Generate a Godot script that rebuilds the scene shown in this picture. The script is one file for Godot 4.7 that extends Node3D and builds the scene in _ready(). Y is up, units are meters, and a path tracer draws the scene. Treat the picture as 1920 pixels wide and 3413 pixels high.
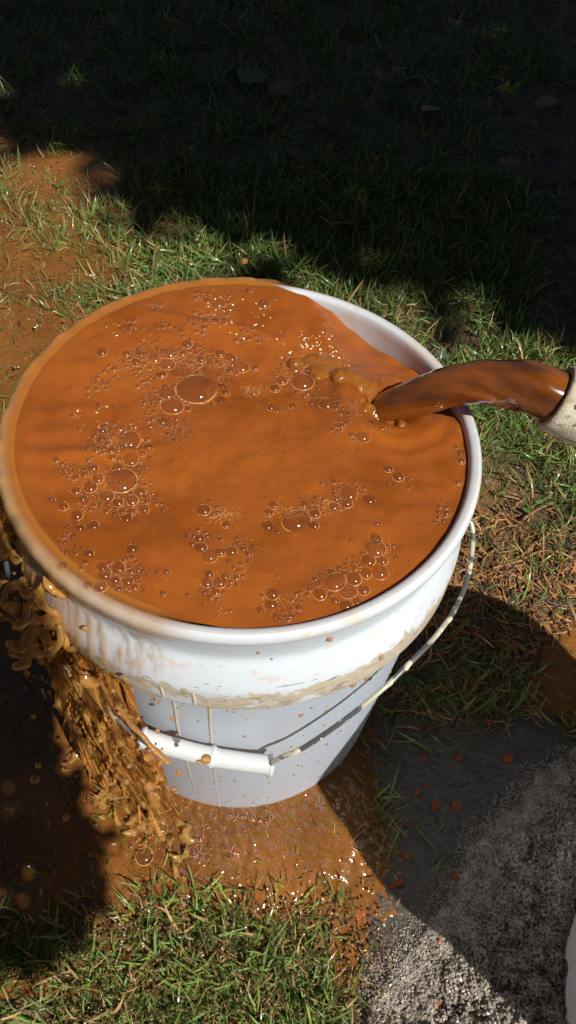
extends Node3D
# A white plastic bucket brimming over with muddy water that a pipe pours in, on wet trampled grass.
# Metres, y up. The bucket stands on the origin; +z points towards the viewer.

const RIM := 0.358          # height of the bucket's rim
const SUN := Vector3(0.354, 0.766, 0.534)   # towards the sun
var rng := RandomNumberGenerator.new()
var na := FastNoiseLite.new()
var nb := FastNoiseLite.new()
var nc := FastNoiseLite.new()
var M := {}

# ------------------------------------------------------------------ helpers
func lin(r: float, g: float, b: float, a := 1.0) -> Color:
	var c := Color(r, g, b).linear_to_srgb()
	c.a = a
	return c

func rf(a: float, b: float) -> float:
	return rng.randf_range(a, b)

func ss(a: float, b: float, x: float) -> float:
	return smoothstep(a, b, x)

func cyl(deg: float, r: float, y: float) -> Vector3:
	var a := deg_to_rad(deg)
	return Vector3(r * sin(a), y, r * cos(a))

func mat(col: Color, rough: float, spec := 0.5) -> StandardMaterial3D:
	var m := StandardMaterial3D.new()
	m.albedo_color = col
	m.roughness = rough
	m.metallic_specular = spec
	return m

func vmat(rough: float, spec := 0.5) -> StandardMaterial3D:
	var m := mat(Color.WHITE, rough, spec)
	m.vertex_color_use_as_albedo = true
	return m

func bump(m: StandardMaterial3D, freq: float, scale_cm: float, tile: float, octaves := 4, sd := 3) -> void:
	# fine relief of the material itself, laid on in world axes; tile = repeats per metre
	var n := FastNoiseLite.new()
	n.seed = sd
	n.noise_type = FastNoiseLite.TYPE_SIMPLEX_SMOOTH
	n.frequency = freq
	n.fractal_octaves = octaves
	var t := NoiseTexture2D.new()
	t.width = 512
	t.height = 512
	t.seamless = true
	t.noise = n
	m.heightmap_enabled = true
	m.heightmap_texture = t
	m.heightmap_scale = scale_cm
	m.uv1_triplanar = true
	m.uv1_world_triplanar = true
	m.uv1_scale = Vector3(tile, tile, tile)

# vertices and indices -> a smooth mesh; "up" turns it face up, "out" turns it inside in
func mk(v: PackedVector3Array, idx: PackedInt32Array, how := "out", col := PackedColorArray(), uv := PackedVector2Array()) -> ArrayMesh:
	var nrm := PackedVector3Array()
	nrm.resize(v.size())
	var total := 0.0
	var k := 0
	while k < idx.size():
		var a := idx[k]
		var b := idx[k + 1]
		var c := idx[k + 2]
		var n := (v[c] - v[a]).cross(v[b] - v[a])
		nrm[a] += n
		nrm[b] += n
		nrm[c] += n
		total += n.y if how == "up" else n.dot(v[a])
		k += 3
	var flip := total < 0.0
	for i in nrm.size():
		nrm[i] = (-nrm[i] if flip else nrm[i]).normalized()
	if flip:
		k = 0
		while k < idx.size():
			var t := idx[k + 1]
			idx[k + 1] = idx[k + 2]
			idx[k + 2] = t
			k += 3
	var arr := []
	arr.resize(Mesh.ARRAY_MAX)
	arr[Mesh.ARRAY_VERTEX] = v
	arr[Mesh.ARRAY_NORMAL] = nrm
	arr[Mesh.ARRAY_INDEX] = idx
	if col.size():
		arr[Mesh.ARRAY_COLOR] = col
	if uv.size():
		arr[Mesh.ARRAY_TEX_UV] = uv
	var m := ArrayMesh.new()
	m.add_surface_from_arrays(Mesh.PRIMITIVE_TRIANGLES, arr)
	return m

func faceted(m: ArrayMesh) -> ArrayMesh:
	# the same mesh with every face flat
	var a := m.surface_get_arrays(0)
	var v: PackedVector3Array = a[Mesh.ARRAY_VERTEX]
	var idx: PackedInt32Array = a[Mesh.ARRAY_INDEX]
	var c = a[Mesh.ARRAY_COLOR]
	var s := SurfaceTool.new()
	s.begin(Mesh.PRIMITIVE_TRIANGLES)
	for k in range(0, idx.size(), 3):
		var n := (v[idx[k + 2]] - v[idx[k]]).cross(v[idx[k + 1]] - v[idx[k]]).normalized()
		for q in 3:
			s.set_normal(n)
			if c:
				s.set_color(c[idx[k]])
			s.add_vertex(v[idx[k + q]])
	return s.commit()

func grid_idx(nu: int, nv: int, wrap := false) -> PackedInt32Array:
	# nu x nv vertices, row by row (u runs fastest)
	var idx := PackedInt32Array()
	for j in nv - 1:
		for i in (nu if wrap else nu - 1):
			var i2 := (i + 1) % nu
			var a := j * nu + i
			var b := j * nu + i2
			var c := (j + 1) * nu + i2
			var d := (j + 1) * nu + i
			idx.append_array([a, b, c, a, c, d])
	return idx

func lathe(profile: Array, seg: int, uv_h := 0.0, a0 := 180.0, wob := 0.0) -> ArrayMesh:
	# profile of Vector2(radius, height); with uv_h the texture runs once round and from uv_h down to 0
	var v := PackedVector3Array()
	var uv := PackedVector2Array()
	for p in profile:
		for i in seg + 1:
			var q := cyl(a0 + 360.0 * i / seg, p.x, p.y)
			v.append(q)
			uv.append(Vector2(float(i) / seg, 1.0 - p.y / uv_h if uv_h > 0.0 else p.y))
	var m := mk(v, grid_idx(seg + 1, profile.size()), "out", PackedColorArray(), uv)
	return m

func tube(pts: Array, rad: Array, sides := 8, wob := 0.0, closed := true) -> ArrayMesh:
	var v := PackedVector3Array()
	var up := Vector3(0.13, 0.97, 0.2).normalized()
	var n: int = pts.size()
	for j in n:
		var t: Vector3 = (pts[mini(j + 1, n - 1)] - pts[maxi(j - 1, 0)]).normalized()
		var x := t.cross(up)
		if x.length() < 0.05:
			x = t.cross(Vector3(1, 0, 0))
		x = x.normalized()
		var y := x.cross(t)
		for i in sides:
			var a := TAU * i / sides
			var r: float = rad[j]
			if wob > 0.0:
				r *= 1.0 + wob * nb.get_noise_3d(pts[j].x * 9000.0 + i * 60.0, pts[j].y * 9000.0, pts[j].z * 9000.0)
			v.append(pts[j] + (x * cos(a) + y * sin(a)) * r)
	var idx := grid_idx(sides, n, true)
	if closed:
		v.append(pts[0])
		v.append(pts[n - 1])
		for i in sides:
			idx.append_array([v.size() - 2, (i + 1) % sides, i])
			idx.append_array([v.size() - 1, (n - 1) * sides + i, (n - 1) * sides + (i + 1) % sides])
	return mk(v, idx, "out")

func smooth_path(c: Array, n: int) -> Array:
	var cv := Curve3D.new()
	for i in c.size():
		var t: Vector3 = (c[mini(i + 1, c.size() - 1)] - c[maxi(i - 1, 0)]) / 6.0
		cv.add_point(c[i], -t, t)
	var out := []
	for i in n:
		out.append(cv.sample_baked(cv.get_baked_length() * i / (n - 1.0), true))
	return out

# a rounded liquid body from tapered capsules [a, b, ra, rb]: a summed field, meshed with surface nets
func liquid(prims: Array, cell: float, soft: float, noise_amp := 0.0) -> ArrayMesh:
	var k := 1.0 / soft
	var lo := Vector3(1e9, 1e9, 1e9)
	var hi := -lo
	for p in prims:
		var r: float = maxf(p[2], p[3]) + soft * 4.0 + cell * 3.0
		for q in [p[0], p[1]]:
			lo = lo.min(q - Vector3(r, r, r))
			hi = hi.max(q + Vector3(r, r, r))
	var nx := int((hi.x - lo.x) / cell) + 3
	var ny := int((hi.y - lo.y) / cell) + 3
	var nz := int((hi.z - lo.z) / cell) + 3
	var acc := PackedFloat32Array()
	acc.resize(nx * ny * nz)
	var touched := PackedInt32Array()
	for p in prims:
		var a: Vector3 = p[0]
		var b: Vector3 = p[1]
		var ra: float = p[2]
		var rb: float = p[3]
		var reach := maxf(ra, rb) + soft * 3.5
		var l: Vector3 = (a.min(b) - lo) / cell - Vector3.ONE * (reach / cell)
		var h: Vector3 = (a.max(b) - lo) / cell + Vector3.ONE * (reach / cell)
		var ab := b - a
		var len2 := maxf(ab.length_squared(), 1e-10)
		for z in range(maxi(int(l.z), 1), mini(int(h.z) + 2, nz - 1)):
			for y in range(maxi(int(l.y), 1), mini(int(h.y) + 2, ny - 1)):
				for x in range(maxi(int(l.x), 1), mini(int(h.x) + 2, nx - 1)):
					var q := lo + Vector3(x, y, z) * cell
					var t := clampf((q - a).dot(ab) / len2, 0.0, 1.0)
					var d := (q - a - ab * t).length() - (ra + (rb - ra) * t)
					if d < soft * 3.5:
						var at := x + nx * (y + ny * z)
						if acc[at] == 0.0:
							touched.append(at)
						acc[at] += exp(-d * k)
	if noise_amp > 0.0:
		for at in touched:
			var x := at % nx
			var y := (at / nx) % ny
			var z := at / (nx * ny)
			acc[at] *= exp(noise_amp * k * nc.get_noise_3d((lo.x + x * cell) * 8000.0, (lo.y + y * cell) * 8000.0, (lo.z + z * cell) * 8000.0))
	var step := [1, nx, nx * ny]
	var corner := [0, 1, nx, nx + 1, nx * ny, nx * ny + 1, nx * ny + nx, nx * ny + nx + 1]
	var edges := [[0, 1], [2, 3], [4, 5], [6, 7], [0, 2], [1, 3], [4, 6], [5, 7], [0, 4], [1, 5], [2, 6], [3, 7]]
	var vid := {}
	var v := PackedVector3Array()
	for at in touched:
		var inside := 0
		for c in corner:
			if acc[at + c] > 1.0:
				inside += 1
		if inside == 0 or inside == 8:
			continue
		var s := Vector3.ZERO
		var n := 0
		for e in edges:
			var fa: float = acc[at + corner[e[0]]]
			var fb: float = acc[at + corner[e[1]]]
			if (fa > 1.0) != (fb > 1.0):
				var la := log(maxf(fa, 1e-3))
				var lb := log(maxf(fb, 1e-3))
				var t := la / (la - lb)
				var ca := Vector3(e[0] & 1, (e[0] >> 1) & 1, e[0] >> 2)
				var cb := Vector3(e[1] & 1, (e[1] >> 1) & 1, e[1] >> 2)
				s += ca.lerp(cb, t)
				n += 1
		vid[at] = v.size()
		v.append(lo + (Vector3(at % nx, (at / nx) % ny, at / (nx * ny)) + s / n) * cell)
	var idx := PackedInt32Array()
	for at in vid:
		for ax in 3:
			var f0: float = acc[at]
			var f1: float = acc[at + step[ax]]
			if (f0 > 1.0) == (f1 > 1.0):
				continue
			var du: int = step[(ax + 1) % 3]
			var dv: int = step[(ax + 2) % 3]
			if not (vid.has(at - du) and vid.has(at - dv) and vid.has(at - du - dv)):
				continue
			var q := [vid[at], vid[at - du], vid[at - du - dv], vid[at - dv]]
			if f0 > 1.0:
				idx.append_array([q[0], q[2], q[1], q[0], q[3], q[2]])
			else:
				idx.append_array([q[0], q[1], q[2], q[0], q[2], q[3]])
	return mk(v, idx, "out")

func put(called: String, mesh: Mesh, m: Material, parent: Node3D = self) -> MeshInstance3D:
	var o := MeshInstance3D.new()
	o.name = called
	o.mesh = mesh
	if m:
		o.material_override = m
	parent.add_child(o, true)
	return o

func tag(o: Node3D, label: String, category := "", group := "", kind := "") -> Node3D:
	o.set_meta("label", label)
	if category:
		o.set_meta("category", category)
	if group:
		o.set_meta("group", group)
	if kind:
		o.set_meta("kind", kind)
	return o

func thing(called: String, label: String, category: String, at := Vector3.ZERO, group := "") -> Node3D:
	var o := Node3D.new()
	o.name = called
	add_child(o, true)
	o.position = at
	tag(o, label, category, group)
	return o

func many(called: String, mesh: Mesh, m: Material, where: Array, cols: Array, parent: Node3D = self) -> MultiMeshInstance3D:
	var mm := MultiMesh.new()
	mm.transform_format = MultiMesh.TRANSFORM_3D
	mm.use_colors = cols.size() > 0
	mm.mesh = mesh
	mm.instance_count = where.size()
	for i in where.size():
		mm.set_instance_transform(i, where[i])
		if cols.size():
			mm.set_instance_color(i, cols[i])
	var o := MultiMeshInstance3D.new()
	o.name = called
	o.multimesh = mm
	o.material_override = m
	parent.add_child(o, true)
	o.set_meta("kind", "stuff")
	return o

# ------------------------------------------------------------------ the lie of the land
func blob(x: float, z: float, cx: float, cz: float, rx: float, rz: float) -> float:
	# 1 inside an ellipse with a ragged soft edge, 0 outside
	var d := sqrt(pow((x - cx) / rx, 2) + pow((z - cz) / rz, 2)) + 0.35 * na.get_noise_2d(x * 900.0, z * 900.0)
	return 1.0 - ss(0.75, 1.2, d)

func muddy(x: float, z: float) -> float:
	var m := blob(x, z, -0.42, -0.78, 0.34, 0.30)
	m = maxf(m, blob(x, z, -0.36, -0.42, 0.26, 0.22))
	m = maxf(m, blob(x, z, -0.16, 0.0, 0.24, 0.24))
	m = maxf(m, blob(x, z, -0.03, 0.10, 0.14, 0.11))
	m = maxf(m, blob(x, z, 0.39, -0.02, 0.10, 0.09))
	m = maxf(m, 0.9 * blob(x, z, 0.26, -0.20, 0.10, 0.09))
	m = maxf(m, 0.55 * blob(x, z, 0.36, -0.10, 0.12, 0.06))
	m = maxf(m, 0.6 * blob(x, z, 0.05, 0.19, 0.07, 0.06))
	return m

func sandy(x: float, z: float) -> float:
	var edge := 0.105 + 0.022 * na.get_noise_2d(x * 700.0 + 90.0, z * 700.0) - 0.12 * (z - 0.2)
	return ss(edge - 0.02, edge + 0.015, x) * ss(0.035, 0.075, z + 0.03 * na.get_noise_2d(x * 800.0, z * 800.0 + 40.0))

func needled(x: float, z: float) -> float:
	var m := blob(x, z, 0.33, -0.09, 0.15, 0.08) * (0.55 + 0.45 * ss(-0.2, 0.25, nb.get_noise_2d(x * 600.0, z * 600.0)))
	m = maxf(m, blob(x, z, 0.62, -0.62, 0.22, 0.30))
	m = maxf(m, blob(x, z, 0.75, -1.0, 0.28, 0.45))
	m = maxf(m, 0.7 * blob(x, z, 0.36, -0.50, 0.12, 0.05))
	m = maxf(m, 0.6 * blob(x, z, 0.80, -1.55, 0.25, 0.3))
	return m

func mound(x: float, z: float) -> float:
	# the heap of coarse grit round the second bucket
	var n := (x - 0.105) * 0.72 + (z - 0.265) * 0.69    # distance in from its upper left foot
	n += 0.018 * na.get_noise_2d(x * 900.0 + 7.0, z * 900.0 + 3.0)
	var far := 1.0 - ss(0.42, 0.75, Vector2(x - 0.36, z - 0.28).length())
	var side := ss(0.055, 0.10, z)
	var west := ss(0.080, 0.108, x + 0.012 * na.get_noise_2d(x * 1500.0, z * 1500.0))
	var h := 0.036 * ss(-0.02, 0.11, n) * far * side * west
	return lerpf(minf(h, 0.017), h, ss(0.115, 0.165, Vector2(x - 0.376, z - 0.302).length()))

func crumbly(x: float, z: float) -> float:
	var a := nb.get_noise_2d(x * 1700.0, z * 1700.0)
	var b := nb.get_noise_2d(x * 5200.0 + 50.0, z * 5200.0)
	return 0.0150 * a + 0.0075 * b

func height(x: float, z: float) -> float:
	var mud := muddy(x, z)
	var h := 0.010 * na.get_noise_2d(x * 420.0, z * 420.0) + 0.0035 * nb.get_noise_2d(x * 1500.0, z * 1500.0)
	h -= 0.004 * mud
	var s := sandy(x, z)
	h = lerpf(h, 0.002 + 0.0030 * nb.get_noise_2d(x * 1900.0, z * 1900.0) + 0.0012 * nc.get_noise_2d(x * 6000.0, z * 6000.0), s * 0.85)
	var md := mound(x, z)
	h += md + crumbly(x, z) * ss(0.006, 0.02, md)
	var d := Vector2(x, z).length()
	return lerpf(-0.001, h, ss(0.10, 0.17, d)) if d < 0.17 else h

func grassy(x: float, z: float) -> float:
	var n := 0.5 + 1.25 * na.get_noise_2d(x * 1100.0 + 300.0, z * 1100.0)
	var g := 0.70
	var mud := muddy(x, z)
	g = lerpf(g, (0.20 if z > -0.25 else 0.30) + 0.3 * ss(0.45, 0.9, n), mud)
	g = lerpf(g, 0.05, needled(x, z) * 0.95)
	g = maxf(g, 0.75 * blob(x, z, -0.30, -1.02, 0.13, 0.10))
	g = maxf(g, 0.95 * blob(x, z, -0.09, -0.78, 0.14, 0.14))
	g = maxf(g, 0.85 * blob(x, z, 0.17, -0.63, 0.12, 0.07))
	g = maxf(g, 0.9 * blob(x, z, 0.37, -0.42, 0.13, 0.09))
	g = maxf(g, 0.75 * blob(x, z, 0.36, -0.27, 0.13, 0.06))
	g = maxf(g, 0.9 * blob(x, z, 0.60, -1.42, 0.12, 0.12))
	g = maxf(g, 1.0 * blob(x, z, -0.02, 0.27, 0.12, 0.055))
	g = maxf(g, 0.5 * blob(x, z, -0.06, 0.225, 0.06, 0.03))
	g = lerpf(g, 0.10, blob(x, z, -0.19, 0.29, 0.07, 0.04))
	g = lerpf(g, 0.10, blob(x, z, -0.01, 0.160, 0.10, 0.045))
	g = lerpf(g, 0.05, sandy(x, z))
	g = lerpf(g, 0.02, ss(0.066, 0.088, x + 0.01 * na.get_noise_2d(z * 3000.0, x)) * ss(0.15, 0.2, z))
	g = lerpf(g, 0.0, ss(0.002, 0.008, mound(x, z)))
	return clampf(g * (0.55 + 0.75 * n), 0.0, 1.2)

func _ready() -> void:
	rng.seed = 4242
	for q in [[na, 11, 0.0055, 3], [nb, 23, 0.02, 3], [nc, 37, 0.03, 2]]:
		q[0].seed = q[1]
		q[0].frequency = q[2]
		q[0].noise_type = FastNoiseLite.TYPE_SIMPLEX_SMOOTH
		q[0].fractal_octaves = q[3]
	camera_and_light()
	materials()
	ground()
	puddles()
	grit_heap()
	lawn()
	trees()
	bucket_and_water()
	splash()
	litter()

# ------------------------------------------------------------------ camera, sky, sun
func camera_and_light() -> void:
	var cam := Camera3D.new()
	cam.name = "camera"
	cam.position = Vector3(-0.0052, 0.7263, 0.3519)
	cam.rotation = Vector3(-0.9117, -0.1063, 0.0901)
	cam.fov = 65.48
	cam.near = 0.02
	cam.far = 400.0
	add_child(cam)
	cam.current = true
	var sky := ProceduralSkyMaterial.new()
	sky.sky_top_color = Color(0.205, 0.25, 0.315)
	sky.sky_horizon_color = Color(0.31, 0.335, 0.345)
	sky.sky_curve = 0.12
	sky.ground_bottom_color = Color(0.06, 0.065, 0.05)
	sky.ground_horizon_color = Color(0.13, 0.145, 0.13)
	sky.sun_angle_max = 1.0
	var e := Environment.new()
	e.background_mode = Environment.BG_SKY
	e.sky = Sky.new()
	e.sky.sky_material = sky
	e.tonemap_mode = Environment.TONE_MAPPER_LINEAR
	e.tonemap_exposure = 1.0
	e.sdfgi_enabled = true
	e.ssao_enabled = true
	e.ssil_enabled = true
	var w := WorldEnvironment.new()
	w.name = "environment"
	w.environment = e
	add_child(w)
	var sun := DirectionalLight3D.new()
	sun.name = "sun"
	sun.light_energy = 1.6
	sun.light_color = Color(1.0, 0.99, 0.965)
	sun.light_angular_distance = 0.5
	sun.shadow_enabled = true
	add_child(sun)
	sun.look_at_from_position(SUN * 10.0, Vector3.ZERO)

func materials() -> void:
	M.ground = vmat(0.42, 0.5)
	bump(M.ground, 0.03, 0.22, 7.0, 5, 5)
	M.grit = vmat(0.45, 0.4)
	M.crystal = vmat(0.35, 0.45)
	M.blade = vmat(0.27, 0.5)
	M.blade.backlight_enabled = true
	M.blade.backlight = Color(0.5, 0.5, 0.5)
	M.blade.cull_mode = BaseMaterial3D.CULL_DISABLED
	M.needle = vmat(0.4, 0.5)
	M.water = vmat(0.10, 0.55)
	M.water.subsurf_scatter_enabled = true
	M.water.subsurf_scatter_strength = 0.25
	bump(M.water, 0.012, 0.05, 9.0, 3, 8)
	M.stream = vmat(0.12, 0.6)
	M.stream.clearcoat_enabled = true
	M.stream.clearcoat = 1.0
	M.stream.clearcoat_roughness = 0.10
	M.film = vmat(0.27, 0.5)
	M.film.clearcoat_enabled = true
	M.film.clearcoat = 0.8
	M.film.clearcoat_roughness = 0.15
	M.film.transparency = BaseMaterial3D.TRANSPARENCY_ALPHA
	M.puddle = vmat(0.09, 0.5)
	bump(M.puddle, 0.02, 0.14, 8.0, 4, 9)
	M.splash = mat(lin(0.82, 0.46, 0.13, 0.34), 0.12, 0.7)
	M.splash.refraction_enabled = true
	M.splash.refraction_scale = 0.033
	M.boil = mat(lin(0.58, 0.21, 0.036, 0.42), 0.12, 0.7)
	M.boil.refraction_enabled = true
	M.boil.refraction_scale = 0.033
	M.sheet = vmat(0.16, 0.7)
	M.sheet.clearcoat_enabled = true
	M.sheet.clearcoat = 1.0
	M.sheet.clearcoat_roughness = 0.12
	M.veil = vmat(0.27, 0.7)
	M.veil.transparency = BaseMaterial3D.TRANSPARENCY_ALPHA
	M.veil.clearcoat_enabled = true
	M.veil.clearcoat = 1.0
	M.veil.clearcoat_roughness = 0.12
	M.drop = mat(lin(0.72, 0.42, 0.16, 0.30), 0.04)
	M.drop.refraction_enabled = true
	M.drop.refraction_scale = 0.033
	M.bubble = mat(lin(0.11, 0.028, 0.012, 0.20), 0.13)
	M.bubble.transparency = BaseMaterial3D.TRANSPARENCY_ALPHA
	M.big_bubble = mat(lin(0.16, 0.055, 0.03, 0.14), 0.10)
	M.big_bubble.transparency = BaseMaterial3D.TRANSPARENCY_ALPHA
	M.bead = mat(lin(0.23, 0.125, 0.05), 0.10, 0.6)
	M.foam = mat(lin(0.58, 0.26, 0.08), 0.2)
	M.glint_lens = mat(lin(0.34, 0.10, 0.016), 0.10, 0.6)  # for lens bumps added to catch sun glints on the water
	var lens := SphereMesh.new()
	lens.radius = 1.0
	lens.height = 0.7
	lens.radial_segments = 12
	lens.rings = 6
	M.lens = lens
	M.wire = vmat(0.36, 0.6)
	M.wire.metallic = 0.25
	M.grip = mat(lin(0.60, 0.60, 0.60), 0.35)
	M.cream = mat(lin(0.62, 0.54, 0.40), 0.6)
	M.mud_dry = mat(lin(0.40, 0.24, 0.13), 0.35)
	M.brick = vmat(0.7, 0.3)
	bump(M.brick, 0.05, 0.08, 30.0, 4, 15)
	M.wood = vmat(0.6, 0.3)
	bump(M.wood, 0.05, 0.08, 40.0, 4, 16)
	M.leaf = vmat(0.5, 0.4)
	M.leaf.backlight_enabled = true
	M.leaf.backlight = Color(0.4, 0.4, 0.4)

# ------------------------------------------------------------------ ground
func soil_colour(x: float, z: float) -> Color:
	var n := na.get_noise_2d(x * 1300.0 + 11.0, z * 1300.0)
	var f := nb.get_noise_2d(x * 2600.0, z * 2600.0 + 31.0)
	var c := Color(0.085, 0.058, 0.034).lerp(Color(0.12, 0.078, 0.042), 0.5 + f)
	c = c.lerp(Color(0.225, 0.115, 0.043).lerp(Color(0.15, 0.078, 0.034), 0.5 + 0.8 * n), muddy(x, z))
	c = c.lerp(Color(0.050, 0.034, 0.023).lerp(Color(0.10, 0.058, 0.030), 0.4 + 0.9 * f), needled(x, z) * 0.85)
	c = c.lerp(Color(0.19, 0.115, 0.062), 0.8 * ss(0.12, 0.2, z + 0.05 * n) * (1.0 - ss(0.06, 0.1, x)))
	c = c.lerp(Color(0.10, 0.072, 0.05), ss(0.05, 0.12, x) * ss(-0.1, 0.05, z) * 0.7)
	c = c.lerp(Color(0.115, 0.100, 0.088).lerp(Color(0.070, 0.060, 0.051), 0.5 + f), sandy(x, z) * (0.72 + 0.5 * n))
	return c

func warp(t: float, near: float, far: float) -> float:
	# -1..1 -> -far..far, dense in the middle
	var k := 0.72
	var a := absf(t)
	var y := near * a / k if a < k else near + (far - near) * pow((a - k) / (1.0 - k), 3.0)
	return y * signf(t)

func ground() -> void:
	var nu := 341
	var nv := 421
	var v := PackedVector3Array()
	var c := PackedColorArray()
	for j in nv:
		var z := -0.62 + warp(-1.0 + 2.0 * j / (nv - 1), 1.15, 60.0)
		for i in nu:
			var x := 0.12 + warp(-1.0 + 2.0 * i / (nu - 1), 0.80, 60.0)
			v.append(Vector3(x, height(x, z), z))
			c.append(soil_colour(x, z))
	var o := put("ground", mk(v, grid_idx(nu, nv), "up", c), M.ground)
	tag(o, "wet trampled soil of brown mud, dark humus and grey sand under the buckets", "", "", "structure")

func puddle(called: String, label: String, x0: float, z0: float, x1: float, z1: float, level: float, mask: Callable, stp: float, wave: float) -> MeshInstance3D:
	# a sheet of standing water; the soil that is higher pokes through and draws its shore
	var nu := int((x1 - x0) / stp) + 1
	var nv := int((z1 - z0) / stp) + 1
	var v := PackedVector3Array()
	var c := PackedColorArray()
	for j in nv:
		for i in nu:
			var x := x0 + i * stp
			var z := z0 + j * stp
			var y: float = level - 0.007 * (1.0 - (mask as Callable).call(x, z))
			y += wave * (nb.get_noise_2d(x * 4200.0, z * 4200.0) + 0.7 * nc.get_noise_2d(x * 9000.0, z * 9000.0))
			v.append(Vector3(x, y, z))
			var n := na.get_noise_2d(x * 1500.0, z * 1500.0)
			c.append(Color(0.255, 0.098, 0.022).lerp(Color(0.165, 0.066, 0.017), 0.5 + n))
	var o := put(called, mk(v, grid_idx(nu, nv), "up", c), M.puddle)
	tag(o, label, "", "", "structure")
	return o

func front_mask(x: float, z: float) -> float:
	return maxf(blob(x, z, -0.15, 0.02, 0.22, 0.21), blob(x, z, -0.02, 0.11, 0.14, 0.115))

func back_mask(x: float, z: float) -> float:
	return maxf(blob(x, z, -0.42, -0.80, 0.30, 0.27), blob(x, z, -0.36, -0.42, 0.22, 0.2))

func right_mask(x: float, z: float) -> float:
	return maxf(blob(x, z, 0.40, -0.01, 0.09, 0.07), 0.8 * blob(x, z, 0.25, -0.19, 0.06, 0.06))

func puddles() -> void:
	var front := puddle("puddle", "churned orange brown puddle spreading in front of the white bucket", -0.42, -0.26, 0.14, 0.27, 0.0075, front_mask, 0.0024, 0.0021)
	puddle("puddle", "shallow brown puddle among the sunlit grass behind and left of the bucket", -0.85, -1.12, -0.05, -0.16, 0.0042, back_mask, 0.004, 0.0013)
	puddle("puddle", "shallow tan puddle at the right edge between needles and shade", 0.15, -0.30, 0.56, 0.10, 0.0008, right_mask, 0.005, 0.0006)
	# froth and bubbles on the churned puddle
	var bm := bubble_mesh()
	for i in 84:
		var x := rf(-0.10, 0.06)
		var z := rf(0.120, 0.185)
		if i < 34:
			x = -0.028 + rng.randfn() * 0.014
			z = 0.158 + rng.randfn() * 0.011
		elif i < 54:
			x = rf(-0.03, 0.03)
			z = 0.134 + rng.randfn() * 0.004
		if Vector2(x, z).length() < 0.132:
			continue
		var r := rf(0.0010, 0.0030)
		var b := put("bubble", bm, null, front)
		b.position = Vector3(x, 0.0085, z)
		b.scale = Vector3(r, r * rf(0.7, 1.0), r)
	for q in [[-0.068, 0.146, 0.0052], [-0.081, 0.168, 0.0072], [-0.040, 0.165, 0.0040], [0.022, 0.141, 0.0034], [0.010, 0.137, 0.003]]:
		var b := put("bubble", bm, null, front)
		b.position = Vector3(q[0], 0.0083, q[1])
		b.scale = Vector3(q[2], q[2] * 0.8, q[2])
	var fw := []
	for i in 900:
		var x := rf(-0.10, 0.05)
		var z := rf(0.10, 0.19)
		if nb.get_noise_2d(x * 2500.0, z * 2500.0 + 77.0) < 0.08 or Vector2(x, z).length() < 0.131:
			continue
		var r := rf(0.0002, 0.0005)
		fw.append(Transform3D(Basis().scaled(Vector3(r, r * 0.8, r)), Vector3(x, 0.0088 + rf(0, 0.0012), z)))
	many("froth", small_ball(), M.foam, fw, [], front)
	# lens bumps added as wave facets, tilted to flash sun glints
	var ww := []
	for i in 190:
		var x := rf(-0.09, 0.055)
		var z := rf(0.115, 0.19)
		if Vector2(x, z).length() < 0.134 or nb.get_noise_2d(x * 1500.0, z * 1500.0) < -0.05:
			continue
		var r := rf(0.0006, 0.0015)
		var tilt := Basis(Quaternion(Vector3.UP, (Vector3(0.17, 0.76, 0.62) + Vector3(rng.randfn(), rng.randfn(), rng.randfn()) * 0.2).normalized()))
		ww.append(Transform3D(tilt * Basis(Vector3.UP, rf(0, TAU)).scaled(Vector3(r * rf(0.8, 1.8), r * 0.8, r)), Vector3(x, 0.0078, z)))
	many("glint_lenses", M.lens, M.glint_lens, ww, [], front)
	# beads of water that lie on the wet ground and blades and catch the sun
	var bw := []
	while bw.size() < 4200:
		var x := rf(-0.75, 0.5)
		var z := rf(-1.0, 0.34)
		if bw.size() % 2:
			x = rf(-0.14, 0.12)
			z = rf(0.11, 0.32)
		var m := maxf(muddy(x, z), 0.5 * needled(x, z))
		if z > 0.1:
			m = 0.35 * ss(0.19, 0.22, z)
		if rng.randf() > m or Vector2(x, z).length() < 0.136:
			continue
		var r := rf(0.0006, 0.0016) * (1.5 if z < -0.2 else 1.0)
		bw.append(Transform3D(Basis.from_euler(Vector3(rng.randfn() * 0.6, rf(0, TAU), rng.randfn() * 0.6)).scaled(Vector3(r, r, r)), Vector3(x, maxf(height(x, z), 0.003) + absf(rng.randfn()) * 0.006, z)))
	var beads := many("water_beads", M.lens, M.bead, bw, [])
	tag(beads, "glinting drops of muddy water on the wet ground and grass blades", "water drops", "", "stuff")

func small_ball() -> SphereMesh:
	var s := SphereMesh.new()
	s.radius = 1.0
	s.height = 2.0
	s.radial_segments = 8
	s.rings = 4
	return s

# one bubble of radius 1: a thin dome and the light rim of froth where it meets the water
func bubble_mesh(big := false) -> ArrayMesh:
	var key := "big_bubble_mesh" if big else "bubble_mesh"
	if M.has(key):
		return M[key]
	var prof := []
	for i in 9:
		var a := PI / 2.0 * i / 8.0
		prof.append(Vector2(maxf(cos(a), 0.001), sin(a) * 0.82))
	var dome := lathe(prof, 22)
	var ring := []
	for i in 7:
		var a := TAU * i / 6.0
		var w := 0.045 if big else 0.075
		ring.append(Vector2(1.02 + w * cos(a), 0.02 + w * sin(a)))
	var rm := lathe(ring, 22)
	var m := ArrayMesh.new()
	m.add_surface_from_arrays(Mesh.PRIMITIVE_TRIANGLES, dome.surface_get_arrays(0))
	m.add_surface_from_arrays(Mesh.PRIMITIVE_TRIANGLES, rm.surface_get_arrays(0))
	m.surface_set_material(0, M.big_bubble if big else M.bubble)
	m.surface_set_material(1, M.foam)
	M[key] = m
	return m

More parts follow.
